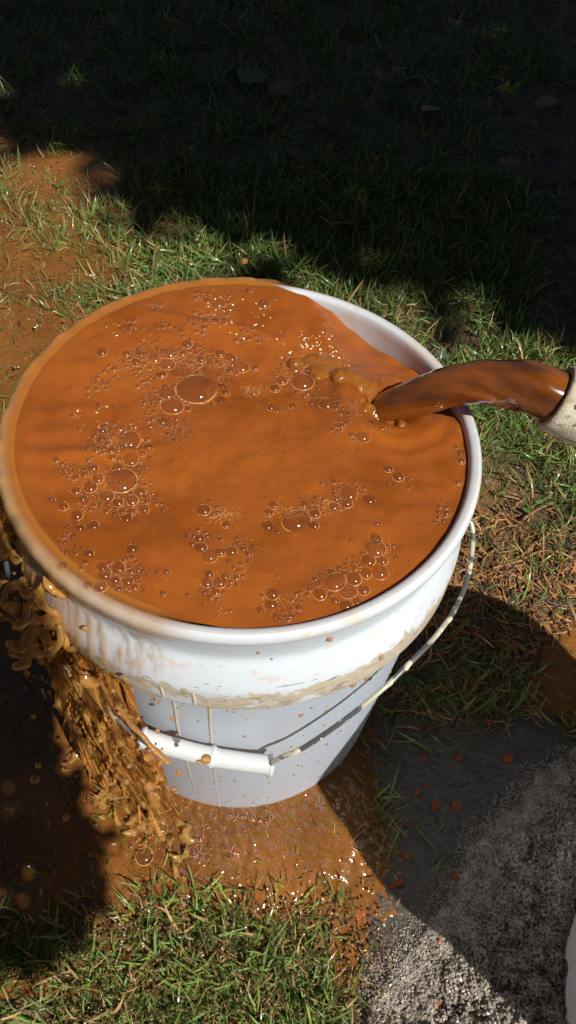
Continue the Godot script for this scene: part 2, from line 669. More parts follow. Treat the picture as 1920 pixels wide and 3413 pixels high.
func crystal_mesh(k: int) -> ArrayMesh:
	# an angular grain: a squashed eight-sided pebble with flat faces
	var s := SurfaceTool.new()
	s.begin(Mesh.PRIMITIVE_TRIANGLES)
	s.set_smooth_group(-1)
	var p := []
	for i in 5:
		var a := TAU * i / 5.0 + rf(-0.3, 0.3)
		p.append(Vector3(cos(a), rf(-0.3, 0.3), sin(a)) * rf(0.8, 1.15))
	var t := Vector3(rf(-0.3, 0.3), rf(0.6, 1.0), rf(-0.3, 0.3))
	var b := Vector3(rf(-0.3, 0.3), rf(-1.0, -0.6), rf(-0.3, 0.3))
	for i in 5:
		for q in [t, p[i], p[(i + 1) % 5], b, p[(i + 1) % 5], p[i]]:
			s.add_vertex(q)
	s.generate_normals()
	return s.commit()

func grit_heap() -> void:
	var heap := thing("grit_heap", "heap of coarse grey grit at the lower right, half in shade", "grit heap")
	var x0 := 0.06
	var z0 := 0.03
	var stp := 0.0022
	var nu := int(0.62 / stp)
	var nv := int(0.60 / stp)
	var v := PackedVector3Array()
	var c := PackedColorArray()
	for j in nv:
		for i in nu:
			var x := x0 + i * stp
			var z := z0 + j * stp
			var md := mound(x, z)
			v.append(Vector3(x, height(x, z) + 0.009 * ss(0.001, 0.006, md) - 0.006, z))
			var f := nb.get_noise_2d(x * 6000.0, z * 6000.0)
			c.append(Color(0.22, 0.20, 0.18).lerp(Color(0.10, 0.09, 0.08), 0.5 + f))
	put("heap_body", mk(v, grid_idx(nu, nv), "up", c), M.grit, heap)
	for kind in 3:
		var where := []
		var cols := []
		while where.size() < 21000:
			var x := rf(0.075, 0.46)
			var z := rf(0.05, 0.42)
			if rng.randf() < 0.35:
				x = rf(0.075, 0.30)
				z = rf(0.10, 0.34)
			var md := mound(x, z)
			if rng.randf() > ss(0.0002, 0.0055, md) or Vector2(x - 0.376, z - 0.302).length() < 0.127:
				continue
			var h := height(x, z)
			var e := 0.002
			var n := Vector3(h - height(x + e, z), e, h - height(x, z + e)).normalized()
			var r := rf(0.0008, 0.0018)
			if md < 0.0045:
				r *= 0.6
			var lift := maxf(0.0, nb.get_noise_2d(x * 9000.0, z * 9000.0)) * 0.006 * ss(0.004, 0.02, md)
			var bs := Basis.from_euler(Vector3(rf(0, TAU), rf(0, TAU), rf(0, TAU))).scaled(Vector3(r, r, r) * rf(0.8, 1.2))
			where.append(Transform3D(bs, Vector3(x, h + 0.003 * ss(0.002, 0.006, md), z) + n * (r * 0.5 + lift * rf(0.3, 1.0))))
			var t := rf(0.22, 0.44) * (1.0 + 0.5 * nb.get_noise_2d(x * 2500.0, z * 2500.0 + 9.0))
			cols.append(Color(t * 1.10, t * rf(0.88, 0.97), t * rf(0.68, 0.82)))
		many("grain", crystal_mesh(kind), M.crystal, where, cols, heap)

# ------------------------------------------------------------------ grass
func blade_mesh(w: float, bend: float, segs := 5) -> ArrayMesh:
	# unit length along y, bending towards +z, folded along its middle
	var v := PackedVector3Array()
	var idx := PackedInt32Array()
	for j in segs + 1:
		var t := float(j) / segs
		var a := bend * t
		var y := sin(a) / bend if absf(bend) > 0.01 else t
		var z := (1.0 - cos(a)) / bend if absf(bend) > 0.01 else 0.0
		var hw := w * 0.5 * (0.75 + 0.5 * t) * (1.0 - pow(t, 3.0)) + 0.001
		v.append(Vector3(-hw, y, z + hw * 0.35))
		v.append(Vector3(0, y, z))
		v.append(Vector3(hw, y, z + hw * 0.35))
		if j:
			var b := (j - 1) * 3
			for q in [[b, b + 1, b + 4, b + 3], [b + 1, b + 2, b + 5, b + 4]]:
				idx.append_array([q[0], q[1], q[2], q[0], q[2], q[3]])
	return mk(v, idx, "out")

func lawn() -> void:
	var kinds := [blade_mesh(0.046, 0.5), blade_mesh(0.040, 1.3), blade_mesh(0.055, 2.1), blade_mesh(0.032, 0.9)]
	var where := [[], [], [], []]
	var cols := [[], [], [], []]
	var dry := [[], [], [], []]
	var dcol := [[], [], [], []]
	var tries := 0
	var tufts := 0
	while tufts < 15500 and tries < 110000:
		tries += 1
		var x := rf(-1.25, 1.6)
		var z := rf(-2.6, 0.75)
		if tries % 5 < 2:
			x = rf(-0.45, 0.55)
			z = rf(-0.95, 0.33)
		elif tries % 5 == 2:
			x = rf(-0.24, 0.13)
			z = rf(0.11, 0.36)
		elif tries % 5 == 3:
			x = rf(-0.75, 1.05)
			z = rf(-1.9, -0.55)
		if rng.randf() > grassy(x, z) or Vector2(x, z).length() < 0.136 or Vector2(x - 0.376, z - 0.302).length() < 0.14:
			continue
		tufts += 1
		var near := ss(-0.9, 0.1, z)
		var big := rf(0.75, 1.25) * lerpf(1.0, 0.85, near)
		var lean := Vector3(rng.randfn() * 0.35, 0, rng.randfn() * 0.35)
		var mud := muddy(x, z)
		var tone := rng.randf()
		for i in int(rf(4, 11)):
			var px := x + rng.randfn() * 0.008
			var pz := z + rng.randfn() * 0.008
			if Vector2(px, pz).length() < 0.133:
				continue
			var out := Vector3(rng.randfn(), 0, rng.randfn()) * 0.55 + lean
			var up := (Vector3.UP * (rf(0.3, 1.1) if z < 0.1 else rf(0.08, 0.75)) + out).normalized()
			var ln := big * rf(0.017, 0.056) * (0.8 if mud > 0.6 else 1.0) * lerpf(1.0, 0.85, near)
			var side := up.cross(Vector3(rng.randfn(), rng.randfn(), rng.randfn())).normalized()
			var bs := Basis(side * ln * rf(0.8, 1.3), up * ln, side.cross(up) * ln)
			var k := rng.randi() % 4
			var tr := Transform3D(bs, Vector3(px, height(px, pz) - 0.002, pz))
			var dead := rng.randf() < (0.36 if z > 0.12 else 0.20 + 0.15 * mud)
			if dead:
				var t := rf(0.6, 1.2)
				dry[k].append(tr)
				dcol[k].append(Color(0.50, 0.325, 0.145) * t if rng.randf() < 0.7 else Color(0.25, 0.14, 0.06) * t)
			else:
				where[k].append(tr)
				var g := rf(0.65, 1.25) * (1.3 if z > 0.1 else 1.05)
				cols[k].append(Color(0.105, 0.22, 0.032).lerp(Color(0.215, 0.285, 0.055), clampf(tone * 0.7 + rf(0, 0.4), 0, 1)).lerp(Color(0.125, 0.18, 0.095), rf(0, 0.5)) * g)
	var g1 := Node3D.new()
	g1.name = "grass"
	add_child(g1, true)
	tag(g1, "green grass growing in tufts through the mud all round the bucket", "grass", "", "stuff")
	var g2 := Node3D.new()
	g2.name = "dry_grass"
	add_child(g2, true)
	tag(g2, "tan dead grass blades mixed in with the green lawn", "dry grass", "", "stuff")
	for k in 4:
		many("blades", kinds[k], M.blade, where[k], cols[k], g1)
		many("blades", kinds[k], M.blade, dry[k], dcol[k], g2)
	# lying straw and spruce needles
	var nm := tube([Vector3(0, 0, -0.5), Vector3(0.03, 0.02, 0), Vector3(0, 0, 0.5)], [0.02, 0.032, 0.012], 4)
	var nw := []
	var ncol := []
	tries = 0
	while nw.size() < 5600 and tries < 90000:
		tries += 1
		var x := rf(-0.6, 1.2)
		var z := rf(-1.9, 0.35)
		if tries % 2:
			x = rf(0.14, 0.5)
			z = rf(-0.22, 0.06)
		var want := maxf(needled(x, z), 0.22 - 0.17 * sandy(x, z))
		if mound(x, z) > 0.003:
			want = 0.0
		if rng.randf() > want or Vector2(x, z).length() < 0.14:
			continue
		var ln := rf(0.010, 0.025)
		var bs := Basis.from_euler(Vector3(rng.randfn() * 0.22, rf(0, TAU), 0)).scaled(Vector3.ONE * ln)
		bs.x *= rf(1.2, 2.6)
		nw.append(Transform3D(bs, Vector3(x, height(x, z) + rf(0.0005, 0.006), z)))
		var t := rf(0.5, 1.15)
		ncol.append((Color(0.46, 0.215, 0.075) if rng.randf() < 0.6 else Color(0.13, 0.075, 0.04)) * t)
	var nn := many("pine_needles", nm, M.needle, nw, ncol)
	tag(nn, "fallen orange brown conifer needles on the dark soil at the right", "pine needles", "", "stuff")

# ------------------------------------------------------------------ the tree and an added leafy stem that give shade, out of frame behind the viewer
func leaf_mesh() -> ArrayMesh:
	var v := PackedVector3Array([Vector3(0, 0, 0), Vector3(-0.34, 0.06, 0.3), Vector3(-0.42, 0.04, 0.62), Vector3(0, -0.05, 1.0), Vector3(0.42, 0.04, 0.62), Vector3(0.34, 0.06, 0.3), Vector3(0, 0, 0.5)])
	return mk(v, PackedInt32Array([6, 0, 1, 6, 1, 2, 6, 2, 3, 6, 3, 4, 6, 4, 5, 6, 5, 0]), "up")

func shaded(x: float, z: float) -> float:
	# how densely the crown overhead covers the sun for this spot of the lawn
	var n := 0.13 * na.get_noise_2d(x * 600.0 + 500.0, z * 600.0) + 0.10 * nb.get_noise_2d(x * 420.0, z * 420.0)
	# the edge of the shade: far to the left, then close behind the bucket, then out to the right
	var edge := -1.03
	if x > -0.33:
		edge = lerpf(-1.06, -0.86, ss(-0.31, -0.20, x))
	if x > -0.16:
		edge = lerpf(-0.86, -0.72, ss(-0.12, 0.02, x))
	if x > 0.02:
		edge = lerpf(-0.72, -0.63, ss(0.05, 0.25, x))
	if x > 0.30:
		edge = lerpf(-0.63, -0.50, ss(0.34, 0.5, x))
	var s := ss(0.07, -0.12, z - edge - 0.035 + n * 0.9)
	for q in [[0.48, -1.07, 0.035], [0.79, -1.55, 0.07], [0.35, -0.555, 0.05], [0.45, -0.56, 0.03]]:
		var d := Vector2(x - q[0], z - q[1]).length()
		s *= ss(q[2] * 0.3, q[2], d)
	return s

func trees() -> void:
	var bark := vmat(0.85, 0.2)
	bump(bark, 0.04, 0.9, 3.0, 4, 21)
	var base := Vector3(3.3, 0, 0.9)
	var tree := thing("tree", "tall broadleaf tree whose crown shades the back of the lawn", "tree", Vector3.ZERO)
	var trunk := smooth_path([base + Vector3(0, -0.2, 0), base + Vector3(0.03, 0.8, 0), base + Vector3(-0.06, 2.0, 0.06), base + Vector3(-0.12, 3.4, 0.0), base + Vector3(-0.1, 5.0, 0.1)], 14)
	var rr := []
	for i in 14:
		rr.append(lerpf(0.17, 0.05, i / 13.0))
	put("trunk", tube(trunk, rr, 14, 0.1), bark, tree)
	for q in [[2.2, Vector3(1.5, 3.3, 0.6)], [2.6, Vector3(1.0, 3.8, 1.1)], [2.9, Vector3(2.2, 3.9, -0.4)], [3.2, Vector3(1.4, 4.3, 0.0)], [3.6, Vector3(2.6, 4.6, 1.6)]]:
		var s: Vector3 = base + Vector3(-0.08, q[0], 0.02)
		var m: Vector3 = s.lerp(q[1], 0.5) + Vector3(0, 0.15, 0)
		put("limb", tube(smooth_path([s, m, q[1]], 9), [0.06, 0.055, 0.05, 0.044, 0.038, 0.032, 0.026, 0.02, 0.01], 8, 0.1), bark, tree)
	var where := []
	var cols := []
	var tries := 0
	while where.size() < 26000 and tries < 200000:
		tries += 1
		var x := rf(-1.5, 2.1)
		var z := rf(-2.7, -0.45)
		if rng.randf() > shaded(x, z):
			continue
		var y := rf(2.7, 4.4)
		var p := Vector3(x, 0, z) + SUN * (y / SUN.y)
		var r := rf(0.05, 0.085)
		where.append(Transform3D(Basis.from_euler(Vector3(rng.randfn() * 0.6, rf(0, TAU), rng.randfn() * 0.6)).scaled(Vector3.ONE * r), p))
		var g := rf(0.7, 1.2)
		cols.append(Color(0.05, 0.10, 0.02) * g)
	many("crown", leaf_mesh(), M.leaf, where, cols, tree)
	# leafy stem added behind the viewer to cast shade left of the puddle
	var caster := thing("added_sapling", "leafy stem added unseen behind the viewer to shade the left of the puddle", "added_sapling", Vector3.ZERO)
	var sb := Vector3(-0.03, 0, 0.96)
	put("trunk", tube(smooth_path([sb, sb + Vector3(0.03, 0.4, 0.0), sb + Vector3(0.12, 0.85, -0.08), sb + Vector3(0.16, 1.2, -0.1)], 10), [0.012, 0.011, 0.0105, 0.01, 0.009, 0.008, 0.007, 0.006, 0.005, 0.003], 8, 0.1), bark, caster)
	where = []
	cols = []
	while where.size() < 5200:
		# spots of the ground that lie in its shade, seen along and across the sun
		var u := rf(-0.12, 0.34)
		var n := rf(-0.52, -0.165)
		var edge := -0.185 - 0.055 * ss(-0.055, -0.12, u) + 0.02 * ss(0.0, 0.2, u) + 0.012 * na.get_noise_2d(u * 2500.0, 9.0)
		if n > edge or (n < -0.27 and u < -0.100):
			continue
		var g := Vector3(n * 0.832 - u * 0.553, 0, -n * 0.553 - u * 0.832)
		# leaves stand higher the farther their shadow reaches
		var y := 0.9 + u * 1.0 + rng.randfn() * 0.03
		where.append(Transform3D(Basis.from_euler(Vector3(rng.randfn() * 0.7, rf(0, TAU), rng.randfn() * 0.7)).scaled(Vector3.ONE * rf(0.016, 0.026)), g + SUN * (y / SUN.y)))
		cols.append(Color(0.06, 0.11, 0.025) * rf(0.7, 1.2))
	many("crown", leaf_mesh(), M.leaf, where, cols, caster)

# ------------------------------------------------------------------ buckets
func bucket_texture(sd: int, white: Color) -> ImageTexture:
	# white plastic with dried paint and mud: stains of their own plus painted shade, laid round the wall. u: once round from the back, v: from rim to foot
	var w := 1536
	var h := 640
	var n1 := FastNoiseLite.new()
	n1.seed = sd
	n1.frequency = 0.02
	n1.fractal_octaves = 4
	var n2 := FastNoiseLite.new()
	n2.seed = sd + 5
	n2.frequency = 0.06
	n2.fractal_octaves = 3
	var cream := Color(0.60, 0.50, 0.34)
	var film := white * 0.87  # shade painted in: body wall dimmed against the sunlit collar, no film of dirt
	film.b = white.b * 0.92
	var bright := white * 1.10  # light painted in: collar colour lifted to look more sunlit
	var data := PackedByteArray()
	data.resize(w * h * 3)
	var at := 0
	for j in h:
		var y := RIM * (1.0 - (j + 0.5) / h)
		for i in w:
			var az := 180.0 + 360.0 * (i + 0.5) / w
			if az > 180.0:
				az -= 360.0
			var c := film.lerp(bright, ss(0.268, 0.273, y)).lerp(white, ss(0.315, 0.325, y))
			var a := n1.get_noise_2d(i, j * 1.6)
			var b := n2.get_noise_2d(i, j)
			c = c * (1.0 + 0.03 * b)
			if y > 0.343:
				c = c.lerp(Color(0.66, 0.56, 0.43), clampf(0.12 + 0.55 * ss(0.15, 0.42, a) + 0.2 * ss(-40.0, -80.0, az), 0, 0.75))
			elif y > 0.302:
				c = c.lerp(Color(0.68, 0.58, 0.50), 0.55 * ss(0.30, 0.42, n1.get_noise_2d(i * 1.4 + 400.0, j * 2.5)))
			elif y > 0.271:
				# the band of dried paint round the foot of the collar
				var cut := 0.2925 + 0.008 * n1.get_noise_2d(i * 2.0 + 900.0, 50.0) + 0.003 * n2.get_noise_2d(i * 1.5, 20.0) + 0.003 * ss(15.0, 35.0, az)
				var m := ss(-0.10, 0.02, a + 0.25 * n1.get_noise_2d(i * 0.7 + 300.0, 7.0) + 0.12 + 0.5 * ss(8.0, 26.0, az)) if y < cut else 0.0
				c = c.lerp(cream * (1.0 + 0.25 * b), m * 0.85)
				c = c.lerp(Color(0.30, 0.29, 0.27), 0.5 * ss(0.36, 0.46, n2.get_noise_2d(i * 0.8 + 70.0, j * 0.5)) * m)
				c = c.lerp(Color(0.16, 0.10, 0.06), 0.8 * ss(0.46, 0.52, n2.get_noise_2d(i * 0.35, j * 3.0 + 80.0)))
				if y < 0.2745:
					c = c.lerp(Color(0.42, 0.28, 0.16), 0.55)
			else:
				# smears of thinned paint, mud speckles near the foot
				var sm := n1.get_noise_2d(i * 0.9 + j * 0.9 + 60.0, j * 2.2 - i * 0.5)
				c = c.lerp(cream * 1.1, 0.55 * ss(0.30, 0.40, sm) * ss(0.20, 0.23, y))
				c = c.lerp(Color(0.50, 0.36, 0.22), 0.55 * ss(0.40, 0.50, n2.get_noise_2d(i * 0.55 + 20.0, j * 1.7)) * ss(0.12, 0.03, y))
				c = c.lerp(Color(0.86, 0.86, 0.84), 0.6 * ss(0.34, 0.42, n2.get_noise_2d(i * 1.6 + 500.0, j * 1.2)) * ss(24.0, 34.0, az))
				c = c.lerp(Color(0.48, 0.27, 0.12), 0.5 * ss(0.016, 0.003, y))
			var mud := ss(-24.0, -52.0, az + 10.0 * a) * ss(-150.0, -110.0, az)
			c = c.lerp(Color(0.50, 0.30, 0.14), 0.55 * mud * (1.0 if y < 0.345 else 0.3))
			var q := c.linear_to_srgb()
			data[at] = clampi(int(q.r * 255.0), 0, 255)
			data[at + 1] = clampi(int(q.g * 255.0), 0, 255)
			data[at + 2] = clampi(int(q.b * 255.0), 0, 255)
			at += 3
	return ImageTexture.create_from_image(Image.create_from_data(w, h, false, Image.FORMAT_RGB8, data))

func make_bucket(label: String, at: Vector3, turn: float, sd: int, empty := false) -> Node3D:
	var b := thing("plastic_bucket", label, "bucket", at)
	b.rotation.y = turn
	var pm := mat(Color.WHITE, 0.34, 0.5)
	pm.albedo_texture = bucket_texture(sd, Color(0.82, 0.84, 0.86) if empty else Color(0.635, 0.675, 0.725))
	pm.subsurf_scatter_enabled = true
	pm.subsurf_scatter_strength = 0.12
	var V := func(r: float, y: float) -> Vector2: return Vector2(r, y)
	# outside from the foot up, over the lip and down the inside
	var prof := []
	for q in [[0.0, 0.004], [0.1235, 0.004], [0.1262, 0.0008], [0.1278, 0.0022], [0.1287, 0.008]]:
		prof.append(Vector2(q[0], q[1]))
	for i in 13:
		var t := (i + 1) / 13.0
		prof.append(Vector2(lerpf(0.1287, 0.1442, t), lerpf(0.008, 0.2725, t)))
	for q in [[0.1475, 0.2720], [0.1508, 0.2717], [0.1527, 0.2721], [0.1533, 0.2735], [0.1533, 0.285], [0.1535, 0.2915], [0.1530, 0.2955], [0.1519, 0.3005], [0.1503, 0.306], [0.1485, 0.312], [0.1466, 0.317], [0.1452, 0.3205], [0.1446, 0.3240], [0.1449, 0.329], [0.1463, 0.337], [0.1482, 0.3458],
			[0.1497, 0.3486], [0.1512, 0.3496], [0.1519, 0.3518], [0.1517, 0.3545], [0.1506, 0.3568], [0.1488, 0.358], [0.1466, 0.3579], [0.1447, 0.3568], [0.1436, 0.3545], [0.1433, 0.350], [0.1430, 0.338], [0.1423, 0.325], [0.1423, 0.30], [0.142, 0.25], [0.133, 0.12], [0.1255, 0.012], [0.12, 0.0075], [0.0, 0.0075]]:
		prof.append(Vector2(q[0], q[1]))
	if empty:
		# nothing inside: sunlight that falls in glows through the thin wall
		prof = prof.slice(0, prof.size() - 6)
		pm.subsurf_scatter_enabled = false
		pm.backlight_enabled = true
		pm.backlight = Color(1.5, 1.5, 1.5)
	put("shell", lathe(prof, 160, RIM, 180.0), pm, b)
	return b

func painted(m: ArrayMesh) -> ArrayMesh:
	# galvanised wire under patches of dried cream paint
	var a := m.surface_get_arrays(0)
	var v: PackedVector3Array = a[Mesh.ARRAY_VERTEX]
	var c := PackedColorArray()
	for p in v:
		var n := nb.get_noise_3d(p.x * 900.0, p.y * 900.0, p.z * 900.0) + 0.8 * nb.get_noise_3d(p.x * 4000.0, p.y * 4000.0, p.z * 4000.0 + 60.0) - 0.02
		c.append(Color(0.11, 0.115, 0.115).lerp(Color(0.58, 0.53, 0.41), ss(0.08, 0.16, n)))
	a[Mesh.ARRAY_COLOR] = c
	var out := ArrayMesh.new()
	out.add_surface_from_arrays(Mesh.PRIMITIVE_TRIANGLES, a)
	return out

func add_bail(b: Node3D) -> void:
	# the wire handle hanging down the front, its grip and the two ears it turns in
	var cps := []
	for q in [[90, 0.1600, 0.268], [88, 0.169, 0.262], [82, 0.1695, 0.254], [73, 0.1672, 0.2495], [64, 0.1635, 0.248], [55, 0.160, 0.2505], [47, 0.158, 0.252], [36, 0.157, 0.245], [25, 0.157, 0.229], [15, 0.157, 0.206], [10.5, 0.156, 0.197], [8.2, 0.1548, 0.186], [7.0, 0.1544, 0.1752]]:
		cps.append(cyl(q[0], q[1], q[2]))
	var right := smooth_path(cps, 210)
	var ra := []
	for i in 210:
		ra.append(0.0018)
	put("wire", painted(tube(right, ra, 9, 0.10)), M.wire, b)
	var lps := []
	for q in [[-90, 0.1600, 0.268], [-90, 0.168, 0.264], [-80, 0.169, 0.256], [-68, 0.166, 0.254], [-55, 0.162, 0.250], [-43, 0.159, 0.236], [-34, 0.157, 0.215], [-29, 0.156, 0.200], [-27.5, 0.155, 0.1935]]:
		lps.append(cyl(q[0], q[1], q[2]))
	put("wire", painted(tube(smooth_path(lps, 120), ra.slice(0, 120), 9)), M.wire, b)
	# flakes of dried paint along the wire
	for i in 9:
		var k := 2 + rng.randi() % 190
		var n := 2 + rng.randi() % 3
		var pts := []
		var pr := []
		for j in n + 1:
			var p: Vector3 = right[mini(k + j * 2, 209)]
			pts.append(p + Vector3(rf(-0.0004, 0.0006), rf(0.0, 0.0006), rf(0.0, 0.0005)))
			pr.append(rf(0.0015, 0.0021) if j > 0 and j < n else 0.0008)
		put("paint_flake", tube(pts, pr, 7), M.cream, b)
	var g0 := cyl(8.2, 0.1535, 0.1742)
	var g1 := cyl(-27.5, 0.1545, 0.1925)
	var ax := g1 - g0
	var gp := []
	var gr := []
	for q in [[0.0, 0.0046], [0.0, 0.0082], [0.018, 0.0084], [0.032, 0.0082], [0.04, 0.0071], [0.2, 0.0068], [0.40, 0.0068], [0.435, 0.0069], [0.445, 0.0079], [0.462, 0.0081], [0.478, 0.0078], [0.487, 0.0069], [0.6, 0.0068], [0.8, 0.0068], [0.955, 0.007], [0.965, 0.0082], [1.0, 0.0082], [1.0, 0.0046]]:
		gp.append(g0 + ax * q[0] + Vector3(0, -0.0022, 0.0022) * sin(PI * q[0]))
		gr.append(q[1])
	put("grip", tube(gp, gr, 22), M.grip, b)
	for s in [-1, 1]:
		var e := lathe([Vector2(0.0005, 0.010), Vector2(0.006, 0.0098), Vector2(0.010, 0.009), Vector2(0.012, 0.007), Vector2(0.0125, 0.0)], 20)
		var o := put("ear", e, M.grip, b)
		o.transform = Transform3D(Basis(Vector3(0, 0, 1), -s * PI / 2.0), Vector3(s * 0.147, 0.262, 0))

func wall_radius(y: float) -> float:
	if y < 0.2725:
		return lerpf(0.1284, 0.1442, clampf((y - 0.008) / 0.2645, 0, 1))
	if y < 0.294:
		return 0.1534
	if y < 0.3235:
		return lerpf(0.1536, 0.1446, ss(0.287, 0.326, y))
	return lerpf(0.1446, 0.1486, clampf((y - 0.3235) / 0.024, 0, 1))

func water_level(az: float) -> float:
	# height of the water along the wall, az in degrees from the front (0) over the right (90) to the back (180) and left (270)
	var k := [0, 0.3545, 40, 0.3530, 75, 0.3520, 92, 0.3515, 106, 0.3450, 118, 0.3420, 128, 0.3365, 138, 0.3345, 146, 0.3400, 154, 0.3500, 163, 0.3570, 172, 0.3610, 190, 0.3620, 225, 0.3618, 270, 0.3610, 310, 0.3604, 335, 0.3592, 350, 0.3565, 360, 0.3545]
	az = fposmod(az, 360.0)
	var i := 0
	while k[i + 2] < az:
		i += 2
	return lerpf(k[i + 1], k[i + 3], ss(k[i], k[i + 2], az))

func over(az: float) -> float:
	# how much the water runs over the lip there
	az = fposmod(az, 360.0)
	return ss(163.0, 178.0, az) * (1.0 - ss(338.0, 352.0, az))

func surface_y(x: float, z: float) -> float:
	var r := Vector2(x, z).length()
	var az := rad_to_deg(atan2(x, z))
	var h := lerpf(0.3545, water_level(az), ss(0.050, 0.143, r))
	h += 0.0010 * nb.get_noise_2d(x * 1100.0 + 5.0, z * 1100.0) * ss(0.14, 0.12, r) * 1.6
	h += 0.0006 * nb.get_noise_2d(x * 2600.0 - z * 900.0, z * 2600.0)
	# folds that run out from the jet towards the lip, strongest on the left where the water leaves
	var left := ss(0.02, -0.09, x) * ss(0.146, 0.125, r)
	var wp := 0.02 * na.get_noise_2d(x * 700.0, z * 700.0)
	h += 0.0006 * left * sin((z + wp) * 330.0 + x * 60.0) * (0.5 + nb.get_noise_2d(x * 500.0, z * 500.0 + 200.0))
	var fold := z + 0.083 - 0.25 * x + 0.9 * wp
	h += 0.0019 * exp(-pow(fold / 0.0045, 2.0)) * ss(-0.10, -0.04, x) * ss(0.05, 0.0, x)
	fold = z - 0.004 + 0.2 * x + 0.9 * wp
	h += 0.0016 * exp(-pow(fold / 0.004, 2.0)) * ss(-0.125, -0.10, x) * ss(-0.045, -0.07, x)
	# a ridge thrown up round the jet and the hollow it drives
	var d := Vector2(x - 0.098, z + 0.030).length()
	h -= 0.011 * exp(-pow(d / 0.016, 2.0))
	h += 0.004 * exp(-pow((d - 0.034) / 0.012, 2.0)) * ss(0.10, 0.07, x)
	h += 0.0012 * sin(d * 420.0) * exp(-d / 0.05) * ss(0.02, 0.04, d)
	return h

func bucket_and_water() -> void:
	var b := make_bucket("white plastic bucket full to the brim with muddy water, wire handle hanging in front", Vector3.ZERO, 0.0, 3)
	add_bail(b)
	# dried runs of paint down the front of the wall
	for q in [[[-8.5, 0.271], [-8.6, 0.25], [-8.9, 0.2], [-9.0, 0.12], [-8.6, 0.04], [-8.4, 0.002]], [[-18.5, 0.271], [-18.2, 0.235], [-18.6, 0.19], [-18.0, 0.10], [-17.2, 0.03]], [[-12.4, 0.271], [-13.2, 0.258], [-15.5, 0.244], [-17.6, 0.236]], [[-11.2, 0.2955], [-11.1, 0.285], [-11.0, 0.2745]], [[-18.6, 0.297], [-18.5, 0.285], [-18.4, 0.2745]], [[2.5, 0.271], [2.8, 0.262], [2.6, 0.255]]]:
		var pts := []
		for s in q:
			var y: float = s[1]
			pts.append(cyl(s[0], wall_radius(y) - 0.0008, y))
		var pp := smooth_path(pts, 40)
		var rr := []
		for i in 40:
			rr.append((0.0015 + 0.0006 * nb.get_noise_1d(i * 30.0 + pts[0].x * 9000.0)) * lerpf(1.1, 0.8, i / 39.0))
		put("paint_run", tube(pp, rr, 6), M.cream, b)
	# drops of mud that cling to the wall
	var dm := small_ball()
	for q in [[19.0, 0.333, 0.0024], [33.0, 0.292, 0.0026], [16.0, 0.225, 0.0026], [31.0, 0.2405, 0.0030], [29.5, 0.248, 0.0036], [33.5, 0.250, 0.0026], [36.0, 0.236, 0.0030], [38.0, 0.228, 0.0024], [24.0, 0.215, 0.0020], [3.0, 0.331, 0.0012], [6.0, 0.321, 0.0012], [-4.0, 0.31, 0.001]]:
		var o := put("mud_drop", dm, M.mud_dry, b)
		o.position = cyl(q[0], wall_radius(q[1]), q[1])
		o.scale = Vector3(q[2] * 0.8, q[2] * 1.15, q[2] * 0.5)
		o.rotation.y = deg_to_rad(q[0])
	for i in 90:
		var az := rf(-14, 62)
		var y := rf(0.01, 0.26) if i % 3 else rf(0.01, 0.10)
		var r := rf(0.0004, 0.0011)
		var o := put("water_bead", dm, M.drop, b)
		o.position = cyl(az, wall_radius(y), y)
		o.scale = Vector3(r * 1.3, r, r * 1.3)

	# the water
	var w := thing("muddy_water", "opaque orange brown muddy water brimming in the bucket, dotted with bubbles", "water")
	w.set_meta("kind", "thing")
	var seg := 300
	var v := PackedVector3Array()
	var c := PackedColorArray()
	var rings := 92
	for j in rings + 1:
		var t := float(j) / rings
		for i in seg:
			var az := 360.0 * i / seg
			var r := 0.1434 * (1.0 - pow(1.0 - t, 1.25)) + 0.0001
			var p := cyl(az, r, 0)
			p.y = surface_y(p.x, p.z)
			v.append(p)
			var n := na.get_noise_2d(p.x * 1600.0 + p.z * 700.0, p.z * 2600.0)
			c.append(Color(0.355, 0.096, 0.014).lerp(Color(0.265, 0.068, 0.0105), clampf(0.38 + 1.0 * n + 0.35 * nb.get_noise_2d(p.x * 700.0 - p.z * 900.0, p.x * 2400.0), 0, 1)))
	put("surface", mk(v, grid_idx(seg, rings + 1, true), "up", c), M.water, w)
	# water that runs over the lip on the left, thinning to a pale film over the white plastic
	v = PackedVector3Array()
	c = PackedColorArray()
	var prof := [[0.1390, 0.0], [0.1415, 0.0], [0.1440, 0.0], [0.1465, 0.0004], [0.1488, 0.0002], [0.1508, -0.0010], [0.1524, -0.0034], [0.1530, -0.0065], [0.1528, -0.0105], [0.1512, -0.0130]]
	var sn := 240
	for j in prof.size():
		for i in sn:
			var az := lerpf(160.0, 356.0, i / (sn - 1.0))
			var o := over(az)
			var wv := (0.0008 * nb.get_noise_2d(az * 6.0, j * 7.0) + 0.00025 * nb.get_noise_2d(az * 23.0, j * 4.0 + 300.0)) * ss(1.0, 4.0, j)
			var p := cyl(az, prof[j][0] + wv * 0.7, 0)
			var base := surface_y(p.x, p.z) if j < 2 else maxf(water_level(az), RIM + 0.0004)
			p.y = base + prof[j][1] + wv + 0.0004
			if j < 2:
				p.y = surface_y(p.x, p.z) + 0.0002
			v.append(p)
			var thick := ss(150.0, 215.0, az) * (1.0 - ss(250.0, 285.0, az))
			var al := lerpf(lerpf(0.80, 0.45, ss(295.0, 340.0, az)), 0.95, thick) * (0.92 + 0.3 * nb.get_noise_2d(az * 8.0, 40.0 + j * 3.0))
			al = lerpf(1.0, al, ss(1.0, 3.5, j))
			if j > 7:
				al *= 0.85
			al *= o * (1.0 if j > 0 else 0.0)
			c.append(Color(0.40, 0.135, 0.020).lerp(Color(0.64, 0.36, 0.135), ss(2.0, 5.5, j) * (1.0 - 0.45 * thick)) * Color(1, 1, 1, clampf(al, 0, 1)))
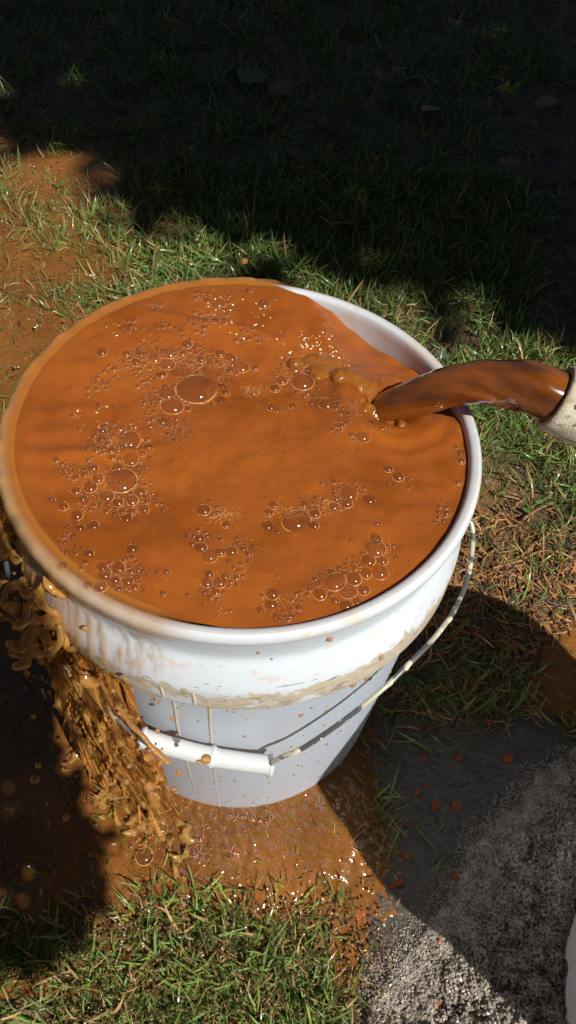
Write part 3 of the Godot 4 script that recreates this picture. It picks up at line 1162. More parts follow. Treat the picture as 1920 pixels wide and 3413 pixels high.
	put("overflow", mk(v, grid_idx(sn, prof.size()), "up", c), M.film, w)
	bubbles(w)
	jet()

func bubbles(w: Node3D) -> void:
	# x, z and radius in millimetres
	var far_cluster := [-96,-64,3.7, -87,-51,2.6, -93,-36,1.9, -98,-36,1.2, -94,-18,2.1, -66,-112,2.1, -79,-92,2.1, -57,-93,1.7, -45,-93,1.3, -83,-116,1.1, -85,-88,1.2, -80,-66,3.0, -71,-66,4.3, -73,-58,3.7, -81,-58,1.6, -74,-51,1.3, -61,-62,4.3, -52,-69,6.1, -53,-59,5.6, -42,-70,2.7, -40,-79,3.7, -34,-71,2.0, -30,-65,3.4, -44,-55,6.4, -32,-37,12.1, -56,-49,3.7, -51,-32,5.2, -47,-20,7.4, -53,-8,3.2, -48,-10,1.6, -61,-28,1.8, -60,-22,1.5, -65,-43,1.8, -62,-18,1.3, -22,-23,1.9, -16,-27,3.3, -13,-33,2.6, -15,-40,2.4, -17,-71,3.4, -10,-68,4.1, -2,-59,5.2, -10,-55,3.0, 7,-58,2.7, 6,-34,3.3, -1,-34,1.6, 20,-39,3.7, 25,-47,3.8, 17,-20,2.9, 21,-17,1.3, -45,5,1.7, -37,3,1.0, -38,-5,0.9, 3,-87,2.4, 10,-84,1.8, -27,-122,2.9, -19,-119,5.1, -21,-102,3.1, -31,-107,2.1, -26,-110,1.7, -33,-126,1.4, 14,-120,5.1, 3,-134,2.2, -29,-94,2.2]
	var left_cluster := [-72,11,7.4, -70,26,5.2, -89,4,2.5, -89,11,3.3, -82,21,2.7, -90,19,1.5, -60,15,2.9, -61,9,1.9, -63,22,2.2, -81,26,2.4, -74,44,8.7, -87,45,3.3, -91,51,4.1, -81,57,4.4, -99,54,2.5, -91,36,3.0, -95,42,2.3, -100,45,1.8, -107,39,1.8, -77,33,3.6, -62,52,3.3, -112,61,2.3, -109,-6,1.5, -104,-8,1.2, -118,1,1.1, -104,67,2.7, -96,72,3.8, -86,79,3.4, -93,81,2.5, -100,80,1.6, -74,61,3.2, -66,59,3.7, -59,65,3.2, -66,67,2.5, -68,72,3.1, -75,70,2.3, -94,60,2.9, -63,95,3.3, -86,99,2.9, -87,105,1.6, -98,99,2.0, -96,88,1.8, -100,92,1.3, -89,109,1.5, -69,108,3.9, -76,112,3.7, -70,116,3.0, -63,117,3.0, -59,114,2.4, -78,108,2.7, -62,110,1.9, -99,108,2.7, -84,120,2.3, -77,121,3.4]
	var near_cluster := [-44,124,2.1, -43,110,2.2, -31,124,1.5, -55,120,1.0, -24,65,3.7, -16,67,2.0, -11,75,2.3, -48,65,1.5, -26,85,2.5, -30,90,2.0, -25,92,3.4, -20,98,4.5, -14,95,2.8, -8,94,3.6, -9,101,2.0, -1,92,2.3, -20,110,2.7, -11,112,2.7, -5,112,2.0, -21,116,2.9, -14,116,3.5, -16,122,2.7, -22,122,1.9, -12,122,1.4, -5,117,1.3, 15,122,3.8, 14,128,3.6, 8,132,2.1, 9,123,1.6, 20,133,1.4, 16,136,1.5, -8,133,1.3, -11,134,1.1, 14,66,2.9, 13,75,3.2, 19,80,1.8, 17,61,2.6]
	var right_cluster := [39,-46,7.6, 34,-59,5.8, 49,-65,4.2, 54,-24,5.3, 44,-27,2.7, 31,-22,2.4, 62,-3,2.2, 75,6,4.4, 68,4,2.3, 69,8,1.3, 71,16,1.0, 89,-4,2.1, 81,-3,1.2, 71,-14,1.6, 74,-14,1.3, 89,31,2.8, 95,37,3.7, 119,20,1.0, 138,14,2.6, 137,22,2.6, 132,40,2.5, 30,72,8.0, 41,67,3.3, 40,75,3.2, 35,60,3.0, 53,61,3.3, 61,58,3.8, 63,50,5.3, 75,54,3.6, 55,55,2.2, 47,66,1.2, 121,64,2.4, 76,84,3.7, 75,91,5.6, 82,89,2.1, 86,88,1.4, 70,99,4.1, 76,107,4.5, 68,108,3.2, 78,99,3.2, 62,105,1.7, 50,114,5.8, 41,122,3.8, 61,112,3.8, 57,120,4.4, 66,119,3.1, 47,122,1.9, 49,126,2.4, 55,129,3.5, 61,126,2.2, 86,97,1.7, 78,73,2.1, 61,86,1.2, 24,136,1.4, 28,126,1.1]
	var taken := []
	var fw := []
	for list in [far_cluster, left_cluster, near_cluster, right_cluster]:
		for i in range(0, list.size(), 3):
			var x: float = list[i] * 0.001
			var z: float = list[i + 1] * 0.001
			var r: float = list[i + 2] * 0.001
			var y := surface_y(x, z)
			if Vector2(x, z).length() > 0.139:
				y = maxf(y, RIM + 0.002 if over(rad_to_deg(atan2(x, z))) > 0.5 else y)
			var o := put("bubble", bubble_mesh(r > 0.0042), null, w)
			taken.append(Vector3(x, z, r))
			o.position = Vector3(x, y - 0.0002, z)
			o.rotation.y = rf(0, TAU)
			var hgt := rf(0.72, 1.0) if r < 0.005 else rf(0.6, 0.75)
			o.scale = Vector3(r * rf(0.86, 1.16), r * hgt, r * rf(0.9, 1.1))
			# the froth of tiny bubbles that gathers round it
			var busy := ss(0.0, 0.5, 0.25 + nb.get_noise_2d(x * 900.0, z * 900.0))
			for k in int(busy * (2.0 + r * 1400.0)):
				var a := rf(0, TAU)
				var q := r * 1.08 + absf(rng.randfn()) * 0.0022
				var s := rf(0.00016, 0.00036)
				var px := x + cos(a) * q
				var pz := z + sin(a) * q
				if Vector2(px, pz).length() < 0.141:
					fw.append(Transform3D(Basis().scaled(Vector3(s, s * 0.9, s)), Vector3(px, surface_y(px, pz) + s * 0.2, pz)))
	# drifts of fine froth between the clusters
	for q in [[-58, -66, 16, 10, 500], [-40, -62, 14, 10, 500], [-22, -32, 5, 6, 120], [6, -36, 7, 5, 420], [-80, 12, 10, 12, 380], [-84, 44, 12, 12, 400], [-66, 60, 8, 8, 200], [-12, 68, 8, 5, 420], [50, 60, 8, 6, 260], [28, 66, 9, 5, 260], [78, 92, 6, 8, 160], [34, -60, 6, 5, 200], [-14, -60, 8, 6, 220], [16, 126, 7, 5, 120], [-16, 116, 7, 5, 140], [-68, 112, 8, 5, 160], [58, 118, 8, 6, 160], [40, 10, 30, 40, 60], [20, 0, 30, 30, 60]]:
		for k in q[4]:
			var px: float = q[0] * 0.001 + rng.randfn() * q[2] * 0.0006
			var pz: float = q[1] * 0.001 + rng.randfn() * q[3] * 0.0006
			var s := rf(0.00014, 0.00034)
			if k % 2:
				continue
			if Vector2(px, pz).length() < 0.141:
				fw.append(Transform3D(Basis().scaled(Vector3(s, s * 0.9, s)), Vector3(px, surface_y(px, pz) + s * 0.2, pz)))
	many("froth", small_ball(), M.foam, fw, [], w)
	# small bubbles packed in among the large ones
	var pw := []
	var big := taken.duplicate()
	for i in 26000:
		var q: Vector3 = big[rng.randi() % big.size()]
		if q.z < 0.0017 and i % 4:
			continue
		var a := rf(0, TAU)
		var dist := q.z + absf(rng.randfn()) * (0.0016 + q.z * 0.55)
		var px := q.x + cos(a) * dist
		var pz := q.y + sin(a) * dist
		var r := rf(0.0010, 0.0022) if i < 7000 else (rf(0.0006, 0.0013) if i < 15000 else rf(0.00025, 0.0007))
		if Vector2(px, pz).length() > 0.1405 or nb.get_noise_2d(px * 1100.0 + 70.0, pz * 1100.0) < (-0.06 if px < 0.0 and pz < 0.03 else (0.06 if px < -0.04 and pz < 0.07 else 0.2)):
			continue
		var free := true
		for t in taken:
			var dx: float = t.x - px
			var dz: float = t.y - pz
			var need: float = (t.z + r) * 0.91
			if dx * dx + dz * dz < need * need:
				free = false
				break
		if free and taken.size() < 1500:
			taken.append(Vector3(px, pz, r))
			pw.append(Transform3D(Basis().scaled(Vector3(r, r * rf(0.7, 1.0), r)), Vector3(px, surface_y(px, pz) - 0.0001, pz)))
	# lens bumps on broken water, added and turned so the sun glints
	var ww := []
	for q in [[60, -86, 9, 26], [45, -90, 7, 18], [68, -72, 7, 16], [58, -100, 8, 10], [-22, -118, 12, 16], [12, -112, 14, 14], [-82, -80, 14, 12], [-95, -8, 10, 14], [-70, 2, 12, 10], [-8, -92, 8, 10], [30, -78, 10, 10]]:
		for k in q[3]:
			var px: float = q[0] * 0.001 + rng.randfn() * q[2] * 0.0006
			var pz: float = q[1] * 0.001 + rng.randfn() * q[2] * 0.0006
			if Vector2(px, pz).length() > 0.139:
				continue
			var r := rf(0.0005, 0.0013)
			var tilt := Basis(Quaternion(Vector3.UP, (Vector3(0.15, 0.72, 0.66) + Vector3(rng.randfn(), rng.randfn(), rng.randfn()) * 0.15).normalized()))
			ww.append(Transform3D(tilt * Basis(Vector3.UP, rf(0, TAU)).scaled(Vector3(r * rf(0.8, 1.6), r * 0.8, r)), Vector3(px, surface_y(px, pz), pz)))
	many("glint_lenses", M.lens, M.glint_lens, ww, [], w)
	many("small_bubbles", bubble_mesh(), null, pw, [], w)
	# the boiling lump where the jet strikes
	var pr := []
	for q in [[36, -62, 7], [44, -67, 8], [53, -68, 9], [61, -65, 8], [68, -60, 8], [75, -55, 8], [81, -49, 7.5], [85, -43, 6], [80, -42, 5], [58, -58, 8], [66, -52, 6], [49, -58, 7], [84, -32, 3.5], [91, -26, 3.5], [98, -20, 3.5], [104, -14, 3], [88, -29, 3], [72, -48, 5], [62, -72, 6], [50, -76, 5]]:
		for k in 3:
			var p := Vector3(q[0] * 0.001 + rng.randfn() * q[2] * 0.00042, 0, q[1] * 0.001 + rng.randfn() * q[2] * 0.00042)
			p.y = surface_y(p.x, p.z) + q[2] * 0.00012 * rf(-1.0, 1.0)
			var r: float = q[2] * rf(0.00034, 0.00062)
			pr.append([p, p + Vector3(rf(-0.003, 0.003), rf(-0.001, 0.001), rf(-0.003, 0.003)), r, r * rf(0.5, 1.0)])
	put("boil", liquid(pr, 0.0009, 0.0017, 0.0007), M.boil, w)
	# bubbles that ride on it
	for q in [[40, -64, 3.4], [47, -69, 2.6], [56, -70, 3.0], [64, -64, 2.4], [70, -58, 2.8], [78, -51, 2.2], [84, -44, 2.6], [52, -61, 2.4], [60, -58, 1.8], [43, -58, 2.0]]:
		var o := put("bubble", bubble_mesh(), null, w)
		var p := Vector3(q[0] * 0.001, 0, q[1] * 0.001)
		o.position = Vector3(p.x, surface_y(p.x, p.z) + 0.0022, p.z)
		o.scale = Vector3(q[2], q[2] * 0.9, q[2]) * 0.001

func jet() -> void:
	# the pipe and the stream that leaves it on a falling arc
	var e := Vector3(0.1907, 0.390, 0.002)
	var vel := Vector3(-0.74, 0.215, -0.275)
	var back := -vel.normalized()
	var pipe := thing("pipe", "stained cream plastic pipe end pouring muddy water over the rim", "pipe", e)
	var seg := 56
	var v := PackedVector3Array()
	var c := PackedColorArray()
	var prof := [[0.0165, 0.10], [0.0165, 0.02], [0.0165, 0.0018], [0.0170, 0.0003], [0.0184, -0.0002], [0.0203, 0.0002], [0.0210, 0.0012], [0.0213, 0.004]]
	for i in 46:
		prof.append([0.0213, 0.007 + 0.52 * pow(i / 45.0, 1.4)])
	var sidev := back.cross(Vector3.UP).normalized()
	var upv := sidev.cross(back).normalized()
	var bend := Curve3D.new()
	for q in [Vector3.ZERO, back * 0.06, Vector3(0.115, -0.030, 0.075), Vector3(0.185, -0.012, 0.19), Vector3(0.26, 0.02, 0.34), Vector3(0.33, 0.03, 0.52)]:
		bend.add_point(q)
	for i in range(1, 5):
		var t := (bend.get_point_position(i + 1) - bend.get_point_position(i - 1)) / 6.0
		if i == 1:
			t = back * 0.018
		bend.set_point_in(i, -t)
		bend.set_point_out(i, t)
	for q in prof:
		var mid: Vector3 = back * q[1] if q[1] < 0.055 else bend.sample_baked(q[1], true)
		var ahead: Vector3 = bend.sample_baked(q[1] + 0.01, true)
		var d: Vector3 = back if q[1] < 0.055 else (ahead - bend.sample_baked(q[1] - 0.01, true)).normalized()
		sidev = d.cross(Vector3.UP).normalized()
		upv = sidev.cross(d).normalized()
		for i in seg + 1:
			var a := TAU * i / seg
			var r: float = q[0]
			var p: Vector3 = (sidev * cos(a) + upv * sin(a)) * r + mid
			var n := nb.get_noise_3d(p.x * 3000.0, p.y * 3000.0, p.z * 3000.0)
			var f := nc.get_noise_3d(p.x * 6000.0, p.y * 6000.0, p.z * 6000.0)
			p += (p - mid).normalized() * 0.0002 * f
			v.append(p)
			var col := Color(0.66, 0.60, 0.47).lerp(Color(0.44, 0.36, 0.23), clampf(0.25 + 1.2 * n, 0, 1))
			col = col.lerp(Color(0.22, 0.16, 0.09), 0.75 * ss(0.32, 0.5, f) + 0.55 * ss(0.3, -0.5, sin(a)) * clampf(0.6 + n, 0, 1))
			if q[1] < 0.004:
				col = col.lerp(Color(0.30, 0.22, 0.12), 0.5)
			c.append(col)
	var pmat := vmat(0.5, 0.45)
	bump(pmat, 0.05, 0.05, 22.0, 4, 31)
	sidev = back.cross(Vector3.UP).normalized()
	upv = sidev.cross(back).normalized()
	put("barrel", mk(v, grid_idx(seg + 1, prof.size()), "out", c), pmat, pipe)
	# grains of grit that cling to it
	for i in 9:
		var a := rf(0.2, 2.6)
		var p := (sidev * cos(a) + upv * sin(a)) * 0.0219 + back * rf(0.006, 0.05)
		if i < 3:
			p = (sidev * cos(2.6 + i * 0.35) + upv * sin(2.6 + i * 0.35)) * 0.0219 + back * (0.004 + i * 0.008)
		var o := put("clinging_grit", crystal_mesh(i), mat(lin(0.40, 0.27, 0.13), 0.6), pipe)
		o.position = p
		o.scale = Vector3.ONE * rf(0.001, 0.0024)
		o.rotation = Vector3(rf(0, 6), rf(0, 6), rf(0, 6))

	var s := thing("water_stream", "thick twisting stream of brown water arcing from the pipe into the bucket", "water stream", Vector3.ZERO)
	v = PackedVector3Array()
	c = PackedColorArray()
	var n_t := 90
	var n_a := 56
	for j in n_t:
		var t := -0.02 + 0.146 * j / (n_t - 1.0)
		var p := e + vel * t + Vector3(0, -4.9, 0) * t * t * (1.0 if t > 0.0 else 0.0)
		var d := (vel + Vector3(0, -9.8, 0) * maxf(t, 0.0)).normalized()
		var x := d.cross(Vector3.UP).normalized()
		var y := x.cross(d)
		var k := clampf(t / 0.125, 0.0, 1.0)
		for i in n_a:
			var a := TAU * i / n_a
			var r := lerpf(0.0163, 0.0136, ss(0.0, 0.8, k))
			# twisting ridges that grow along the stream
			r *= 1.0 + k * (0.065 * sin(2.0 * a + 5.0 * k + 0.6) + 0.05 * sin(3.0 * a + 7.0 * k) + 0.035 * sin(6.0 * a + 14.0 * k) + 0.02 * sin(11.0 * a + 26.0 * k))
			r += 0.0015 * ss(0.0, 0.2, k) * nb.get_noise_3d(cos(a + 2.4 * k) * 60.0, sin(a + 2.4 * k) * 60.0, j * 2.2)
			var sag := 0.8 if sin(a) > 0.0 else 1.0
			var flat := lerpf(1.0, 0.92, k)
			v.append(p + (x * cos(a) + y * sin(a) * flat) * r)
			var tw := a + 2.4 * k
			var nn := 0.8 * nb.get_noise_3d(cos(tw) * 55.0, sin(tw) * 55.0, j * 1.3) + 0.5 * na.get_noise_3d(cos(tw) * 150.0, sin(tw) * 150.0, j * 5.0)
			c.append(Color(0.27, 0.076, 0.012).lerp(Color(0.085, 0.025, 0.006), clampf(0.45 + 1.3 * nn, 0, 1)))
	put("stream_body", mk(v, grid_idx(n_a, n_t, true), "out", c), M.stream, s)

# ------------------------------------------------------------------ the water that spills over and falls
func splash() -> void:
	var s := thing("overflow_splash", "sheet and fingers of muddy water falling off the left of the bucket to the ground", "splash")
	# a thin film that runs over the collar
	var v := PackedVector3Array()
	var c := PackedColorArray()
	var na_ := 150
	var nh := 44
	for j in nh:
		var y := lerpf(0.3475, 0.2705, j / (nh - 1.0))
		for i in na_:
			var az := lerpf(-118.0, -14.0, i / (na_ - 1.0))
			var n := nb.get_noise_2d(az * 20.0 + y * 900.0, y * 900.0)
			var m := nb.get_noise_2d(az * 60.0 + y * 2000.0, y * 1500.0 + 60.0)
			v.append(cyl(az, wall_radius(y) + 0.0014 + 0.0011 * (0.6 + n) + 0.0008 * m, y))
			var al := 0.20 + 0.5 * n + 0.25 * m + 0.5 * ss(-42.0, -75.0, az)
			al *= ss(-14.0, -30.0, az - 30.0 * (y - 0.30) / 0.04)
			al = clampf(al, 0.04, 0.92) * ss(-14.0, -22.0, az)
			c.append(Color(0.58, 0.30, 0.085, al))
	put("film", mk(v, grid_idx(na_, nh), "out", c), M.film, s)
	# the falling sheet: torn veils of water, one behind the other, streaked along their fall
	for layer in 3:
		v = PackedVector3Array()
		c = PackedColorArray()
		var cols := 130
		var rows := 120
		for j in rows:
			var t := j / (rows - 1.0)
			var y := lerpf(0.279, 0.003, t)
			for i in cols:
				var u := i / (cols - 1.0)
				var az := lerpf(-64.0 - 3.0 * layer, -27.0 + 3.0 * layer, u) + 9.0 * t * t - 3.0 * t
				# streaks lean as the water swings round the wall
				var w := u * 300.0 - t * 70.0
				var n := nb.get_noise_2d(w * 1.3 + layer * 400.0, t * 48.0)
				var m := nc.get_noise_2d(w * 2.6 + layer * 90.0, t * 110.0)
				var big := na.get_noise_2d(w * 1.6 + 33.0 * layer, t * 330.0 + 70.0 * layer)
				var r := maxf(0.1515 - 0.010 * t, wall_radius(y) + 0.001) + 0.0060 * layer + 0.010 * t * layer * 0.5
				r += 0.0045 * n + 0.0022 * m + 0.008 * big
				v.append(cyl(az + 2.0 * m, maxf(r, wall_radius(y) + 0.0008), y + 0.004 * m))
				var edge := ss(0.0, 0.12, u + 0.14 * n) * ss(1.0, 0.86, u + 0.16 * n + 0.05 * m)
				var al := clampf(0.55 + 1.2 * n + 0.7 * m + 1.2 * big - 0.08 * layer - 0.30 * ss(0.45, 0.8, u) * ss(0.75, 0.3, t), 0.0, 0.95) * edge * ss(0.0, 0.05, t + 0.05 * n)
				var tone := clampf(0.45 + 1.0 * m + 0.7 * n, 0, 1)
				c.append(Color(0.33, 0.112, 0.017).lerp(Color(0.52, 0.225, 0.048), tone) * Color(1, 1, 1, al))
		put("falling_veil", mk(v, grid_idx(cols, rows), "out", c), M.sheet if layer == 0 else M.veil, s)
	# loose strands in front of it
	var pr := []
	for i in 60:
		var az := rf(-68.0, -22.0)
		var a := deg_to_rad(az)
		var out := Vector3(sin(a), 0, cos(a))
		var across := Vector3(cos(a), 0, -sin(a))
		var p := out * rf(0.154, 0.164) + Vector3.UP * rf(0.05, 0.275)
		var vel := out * rf(0.0, 0.12) + across * rf(-0.05, 0.22) + Vector3.DOWN * rf(0.3, 0.9)
		var r := rf(0.0005, 0.0018)
		var dt := rf(0.006, 0.011)
		for k in 2 + rng.randi() % 5:
			var q := p + vel * dt
			vel += Vector3.DOWN * 9.8 * dt + Vector3(rng.randfn(), rng.randfn() * 0.5, rng.randfn()) * 0.16
			var r2 := clampf(r * rf(0.55, 1.6), 0.0005, 0.0034)
			if q.y < 0.0:
				break
			pr.append([p, q, r, r2])
			r = r2
			p = q
	put("strand", liquid(pr, 0.0012, 0.0010, 0.0003), M.splash, s).set_meta("kind", "stuff")
	# lens bumps added on the sheet, tilted to make it flash in the sun
	var ww := []
	for i in 110:
		var y := rf(0.02, 0.262)
		var p := cyl(rf(-72, -36) + 8.0 * ss(0.2, 0.02, y), wall_radius(y) + rf(0.010, 0.020), y)
		var r := rf(0.0006, 0.0015)
		var tilt := Basis(Quaternion(Vector3.UP, (Vector3(0.15, 0.72, 0.66) + Vector3(rng.randfn(), rng.randfn(), rng.randfn()) * 0.22).normalized()))
		ww.append(Transform3D(tilt * Basis(Vector3.UP, rf(0, TAU)).scaled(Vector3(r * rf(0.8, 1.8), r * 0.8, r)), p))
	many("glint_lenses", M.lens, M.splash, ww, [], s)
	# fingers thrown off the lip and the collar: knots of water joined by thin necks
	pr = []
	var drops := []
	for i in 120:
		var az := rf(-104.0, -44.0)
		var y := rf(0.262, 0.338)
		if i % 3 == 0:
			az = rf(-66.0, -33.0)
			y = rf(0.19, 0.29)
		var a := deg_to_rad(az)
		var out := Vector3(sin(a), 0, cos(a))
		var across := Vector3(cos(a), 0, -sin(a))
		var reach := absf(rng.randfn()) * 0.014
		var p := out * (wall_radius(y) + 0.001 + reach) + Vector3.UP * (y - reach * rf(0.2, 1.6))
		var dir := (out * rf(0.0, 0.8) + across * rng.randfn() * 0.8 + Vector3.UP * rf(-1.6, 0.3)).normalized()
		for k in 3 + rng.randi() % 6:
			dir = (dir + Vector3(rng.randfn(), rng.randfn() - 0.25, rng.randfn()) * 0.55).normalized()
			var q := p + dir * rf(0.002, 0.0062)
			var ra := rf(0.0006, 0.0013)
			if rng.randf() < 0.35:
				var rb := rf(0.0012, 0.0032)
				pr.append([q, q + dir * rb * 0.7, rb, rb * rf(0.6, 1.0)])
			pr.append([p, q, ra, ra * rf(0.7, 1.5)])
			p = q
		if rng.randf() < 0.6:
			drops.append([p + dir * rf(0.003, 0.02) + Vector3(rng.randfn(), rng.randfn() - 0.6, rng.randfn()) * 0.006, rf(0.0007, 0.0024)])
	put("finger", liquid(pr, 0.0011, 0.0012, 0.0002), M.splash, s).set_meta("kind", "stuff")
	# the crown it throws up where it lands
	pr = []
	for i in 150:
		var az := rf(-66.0, -14.0)
		var p := cyl(az, 0.148 + absf(rng.randfn()) * 0.018, rf(0.003, 0.010))
		var r := rf(0.0009, 0.0032)
		pr.append([p, p + Vector3(rng.randfn() * 0.004, rf(0.0, 0.010), rng.randfn() * 0.004), r, r * 0.6])
	put("landing_froth", liquid(pr, 0.0015, 0.0014, 0.0008), M.splash, s).set_meta("kind", "stuff")
	var dm := SphereMesh.new()
	dm.radius = 1.0
	dm.height = 2.0
	dm.radial_segments = 14
	dm.rings = 8
	for q in [[-0.023, 0.24, 0.171, 3.2], [-0.028, 0.23, 0.169, 1.7], [-0.042, 0.2, 0.165, 2.2], [-0.046, 0.18, 0.169, 1.9], [-0.066, 0.15, 0.157, 4.2], [-0.061, 0.22, 0.162, 2.7], [-0.128, 0.12, 0.169, 2.4], [-0.12, 0.2, 0.155, 1.3], [-0.145, 0.16, 0.154, 3.3], [-0.102, 0.08, 0.19, 1.8], [-0.094, 0.2, 0.168, 2.7], [-0.052, 0.22, 0.165, 1.6], [-0.11, 0.22, 0.127, 1.4], [-0.08, 0.17, 0.16, 2.6], [-0.075, 0.20, 0.160, 1.8], [-0.137, 0.19, 0.155, 2.0]]:
		drops.append([Vector3(q[0], q[1], q[2]), q[3] * 0.001])
	for i in 130:
		var p := cyl(rf(-96, -14), 0.153 + absf(rng.randfn()) * 0.022, rf(0.01, 0.30))
		drops.append([p, rf(0.0005, 0.0016)])
	for q in drops:
		var o := put("droplet", dm, M.drop, s)
		o.position = q[0]
		o.rotation = Vector3(rf(-0.6, 0.6), rf(0, TAU), rf(-0.6, 0.6))
		o.scale = Vector3(q[1] * rf(0.85, 1.1), q[1] * rf(0.9, 1.3), q[1])
	# a thin string of water that swings out across the grip
	var line := smooth_path([cyl(-29, 0.160, 0.245), cyl(-25, 0.166, 0.246), cyl(-21.5, 0.169, 0.243), cyl(-19.5, 0.171, 0.235), cyl(-17.0, 0.172, 0.226), cyl(-15.8, 0.172, 0.219)], 16)
	pr = []
	for i in 15:
		pr.append([line[i], line[i + 1], [0.0042, 0.0030, 0.0016, 0.0013, 0.0016, 0.0013, 0.001, 0.0009, 0.0010, 0.0013, 0.0017, 0.0021, 0.0018, 0.0013, 0.0019][i], 0.0012])
	put("string", liquid(pr, 0.0009, 0.0008), M.drop, s)
	var lone := put("water_droplet", dm, M.drop)
	lone.position = Vector3(0.00085, 0.30, -0.2577)
	lone.scale = Vector3(0.0030, 0.0026, 0.0026)
	tag(lone, "single muddy droplet in the air above the far rim of the bucket", "droplet")

# ------------------------------------------------------------------ litter on the ground, second bucket
func chip_mesh(col: Color, flat: float) -> ArrayMesh:
	# an angular flake with an uneven top and bottom
	var v := PackedVector3Array()
	var c := PackedColorArray()
	var n := 9
	var rad := []
	for i in n:
		rad.append(rf(0.65, 1.1))
	for ring in [[0.82, flat], [1.0, flat * 0.55], [0.95, -flat * 0.6]]:
		for i in n:
			var a := TAU * i / n
			v.append(Vector3(cos(a) * rad[i] * ring[0], ring[1] * rf(0.7, 1.2), sin(a) * rad[i] * ring[0]))
			c.append(col * rf(0.75, 1.2))
	var idx := grid_idx(n, 3, true)
	v.append(Vector3(0, flat * rf(0.9, 1.25), 0))
	v.append(Vector3(0, -flat * 0.6, 0))
	c.append(col)
	c.append(col * 0.8)
	for i in n:
		idx.append_array([v.size() - 2, i, (i + 1) % n, v.size() - 1, 2 * n + (i + 1) % n, 2 * n + i])
	return faceted(mk(v, idx, "out", c))

func lay(x: float, z: float, up := 0.0) -> Vector3:
	return Vector3(x, height(x, z) + up + 0.0035 * ss(0.002, 0.006, mound(x, z)), z)

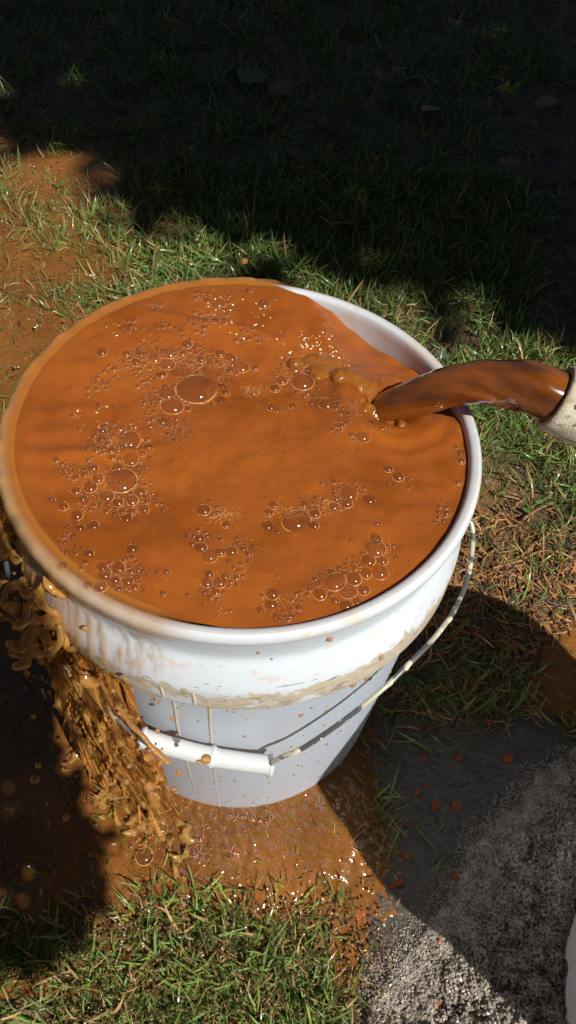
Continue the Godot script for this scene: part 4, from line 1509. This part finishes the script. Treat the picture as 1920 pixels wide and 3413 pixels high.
func litter() -> void:
	# second bucket, standing on the grit; only its side shows at the lower right corner of the picture
	var b := make_bucket("second white bucket standing on the grey grit at the lower right corner", Vector3(0.376, 0.018, 0.302), 2.3, 19, true)
	add_bail(b)
	# chips of red brick
	var spots := [
		[0.205, 0.084, 5, "red brick chip on the shaded grey sand, the upper right of a close pair"], [0.172, 0.084, 4, "small red brick chip on shaded sand right of the bucket foot"],
		[0.160, 0.118, 4.5, "upright looking red brick chip on shaded sand between grass wisps"], [0.170, 0.111, 3, "tiny red brick chip beside a larger one on shaded sand"],
		[0.176, 0.129, 6, "wide red brick chip on shaded sand, left of the biggest pair"], [0.195, 0.129, 6.5, "large wedge shaped red brick chip on shaded sand, right of the biggest pair"],
		[0.148, 0.143, 3, "small red brick chip near bent grass on shaded sand"], [0.145, 0.153, 2.5, "bright orange crumb of brick on the shaded sand"],
		[0.121, 0.178, 3.5, "red brick chip where grass meets shaded sand"], [0.093, 0.200, 4, "sunlit red brick chip among grass blades beside the sand"],
		[0.133, 0.193, 6, "long red brick sliver at the foot of the grit heap"], [0.144, 0.171, 5, "narrow upright red brick sliver above the grit heap foot"],
		[0.251, 0.087, 6, "dull red brick chip at the far edge of the grit heap"], [0.241, 0.049, 4, "red brick chip in the shade beyond the grit heap"],
		[0.086, 0.245, 6, "curved orange brick sliver on the sunlit grey sand"], [0.150, 0.284, 5, "red brick chip on the sunlit crest of the grit"],
		[0.092, 0.092, 4.5, "red brick chip in the shade close to the bucket foot"], [0.282, 0.099, 3, "small red brick chip high on the shaded grit"],
		[0.161, 0.240, 3, "small orange brick crumb at the edge of sun on the grit"], [0.184, 0.190, 4, "dark red brick chip in the middle of the shaded grit"],
		[0.176, 0.283, 3, "orange brick crumb on the sunlit grit near the lower edge"], [0.099, 0.217, 8, "big bright orange brick chip in the grass beside the sand"],
		[0.341, -0.071, 6, "bright orange brick chip in wet mud at the right"]]
	for q in spots:
		var bright: float = 1.35 if q[3].contains("orange") else 1.0
		var o := put("brick_chip", chip_mesh(Color(0.36, 0.095, 0.035) * bright, 0.4), M.brick)
		o.position = lay(q[0], q[1], 0.0008)
		var r: float = q[2] * 0.00088
		o.rotation = Vector3(rf(-0.35, 0.35), rf(0, TAU), rf(-0.35, 0.35))
		o.scale = Vector3(r * (1.7 if q[3].contains("sliver") else 1.15), r * 0.9, r * (0.6 if q[3].contains("sliver") else 0.85))
		tag(o, q[3], "brick chip", "chips of red brick on sand and grit")
	# twigs
	var twigs := [
		[[[0.313, -0.142], [0.332, -0.159], [0.356, -0.174]], 0.0017, "straight brown twig slanting up among the needles at the right"],
		[[[0.278, -0.127], [0.307, -0.136], [0.334, -0.147], [0.353, -0.148]], 0.0014, "long thin twig lying across the needles near the handle wire"],
		[[[0.325, -0.192], [0.346, -0.206], [0.366, -0.215]], 0.0019, "rough knobbly twig beside the grass at the right edge"],
		[[[0.323, -0.092], [0.334, -0.083], [0.350, -0.078]], 0.0011, "grey twig lying below the needles next to the orange chip"],
		[[[0.362, -0.137], [0.372, -0.145], [0.384, -0.153]], 0.0012, "short brown twig at the right edge of the needle bed"],
		[[[0.268, -0.136], [0.279, -0.147], [0.290, -0.155]], 0.0011, "short pale twig close behind the handle wire"],
		[[[0.377, -0.252], [0.375, -0.237], [0.371, -0.222]], 0.0012, "small upright stalk between grass tufts at the right"]]
	for q in twigs:
		var pts := []
		for p in q[0]:
			pts.append(lay(p[0], p[1], 0.0065))
		var path := smooth_path(pts, 14)
		var rr := []
		for i in 14:
			rr.append(q[1] * lerpf(1.15, 0.7, i / 13.0) * rf(0.85, 1.15))
		var t := thing("twig", q[2], "twig", Vector3.ZERO, "twigs on the needle bed")
		var m := mat(lin(0.26, 0.125, 0.05) if not q[2].contains("grey") else lin(0.16, 0.13, 0.11), 0.6)
		put("stem", tube(path, rr, 7, 0.25), m, t)
		for k in 7:
			var p: Vector3 = path[2 + rng.randi() % 10]
			var d := Vector3(rf(-1, 1), rf(0.1, 0.8), rf(-1, 1)).normalized() * rf(0.003, 0.008)
			put("side_needle", tube([p, p + d * 0.6, p + d], [0.0006, 0.0005, 0.0002], 5), m, t)
	for q in [[0.2795, -0.0455, 0.0052, -0.5, "pale grey wood splinter in the shade right of the bucket, the lower of two"], [0.2985, -0.0575, 0.0048, -0.5, "pale grey wood splinter in the shade right of the bucket, the upper of two"]]:
		var o := put("wood_splinter", chip_mesh(Color(0.30, 0.27, 0.24), 0.3), M.wood)
		o.position = lay(q[0], q[1], 0.006)
		o.rotation = Vector3(0.1, q[3] + PI, 0.1)
		o.scale = Vector3(q[2], 0.0016, 0.0014)
		tag(o, q[4], "wood splinter", "wood splinters in the shade")
	var wd := put("wood_chunk", chip_mesh(Color(0.13, 0.085, 0.055), 0.5), M.wood)
	wd.position = lay(0.045, 0.252, 0.004)
	wd.rotation = Vector3(0.1, -0.65, 0.15)
	wd.scale = Vector3(0.0115, 0.004, 0.0055)
	tag(wd, "flat brown chunk of wood in the grass at the bottom edge", "wood chunk")
	var st := put("stone", chip_mesh(Color(0.12, 0.125, 0.125), 0.6), M.brick)
	st.position = lay(0.275, -0.483, 0.004)
	st.scale = Vector3(0.013, 0.011, 0.010)
	tag(st, "rounded blue grey stone in the grass just behind the rim", "stone")
	# leaves
	var lf := leaf_mesh()
	for q in [[0.336, -1.138, 0.045, Color(0.42, 0.22, 0.11), "small tan fallen leaf alone on the shaded lawn"], [0.041, -1.287, 0.075, Color(0.10, 0.12, 0.05), "large dull green leaf lying in the shade at the back"], [0.056, -1.222, 0.060, Color(0.17, 0.085, 0.05), "curled brown leaf just below the green leaf in the shade"], [0.560, -1.19, 0.05, Color(0.24, 0.15, 0.09), "pale brown leaf in the shade at the right"]]:
		var o := put("fallen_leaf", lf, mat(lin(q[3].r, q[3].g, q[3].b), 0.55))
		o.position = lay(q[0], q[1], 0.020)
		o.rotation = Vector3(rf(-0.3, 0.1), rf(0, TAU), rf(-0.3, 0.3))
		o.scale = Vector3.ONE * q[2]
		tag(o, q[4], "leaf", "fallen leaves on the shaded lawn")
	for q in [[0.329, -0.202, 0.009, "round green clover leaf on the wet mud, left of the knobbly twig"], [0.353, -0.222, 0.009, "round green clover leaf above the knobbly twig"]]:
		var o := put("clover_leaf", lf, mat(lin(0.11, 0.20, 0.05), 0.45))
		o.position = lay(q[0], q[1], 0.008)
		o.rotation = Vector3(0.15, rf(0, TAU), 0.1)
		o.scale = Vector3(q[2] * 1.2, q[2], q[2])
		tag(o, q[3], "clover leaf", "clover leaves by the needle bed")
	var pb := put("pebble", crystal_mesh(1), mat(lin(0.7, 0.7, 0.68), 0.4))
	pb.position = lay(0.118, 0.224, 0.001)
	pb.scale = Vector3.ONE * 0.0018
	tag(pb, "tiny white pebble at the shaded foot of the grit heap", "pebble")
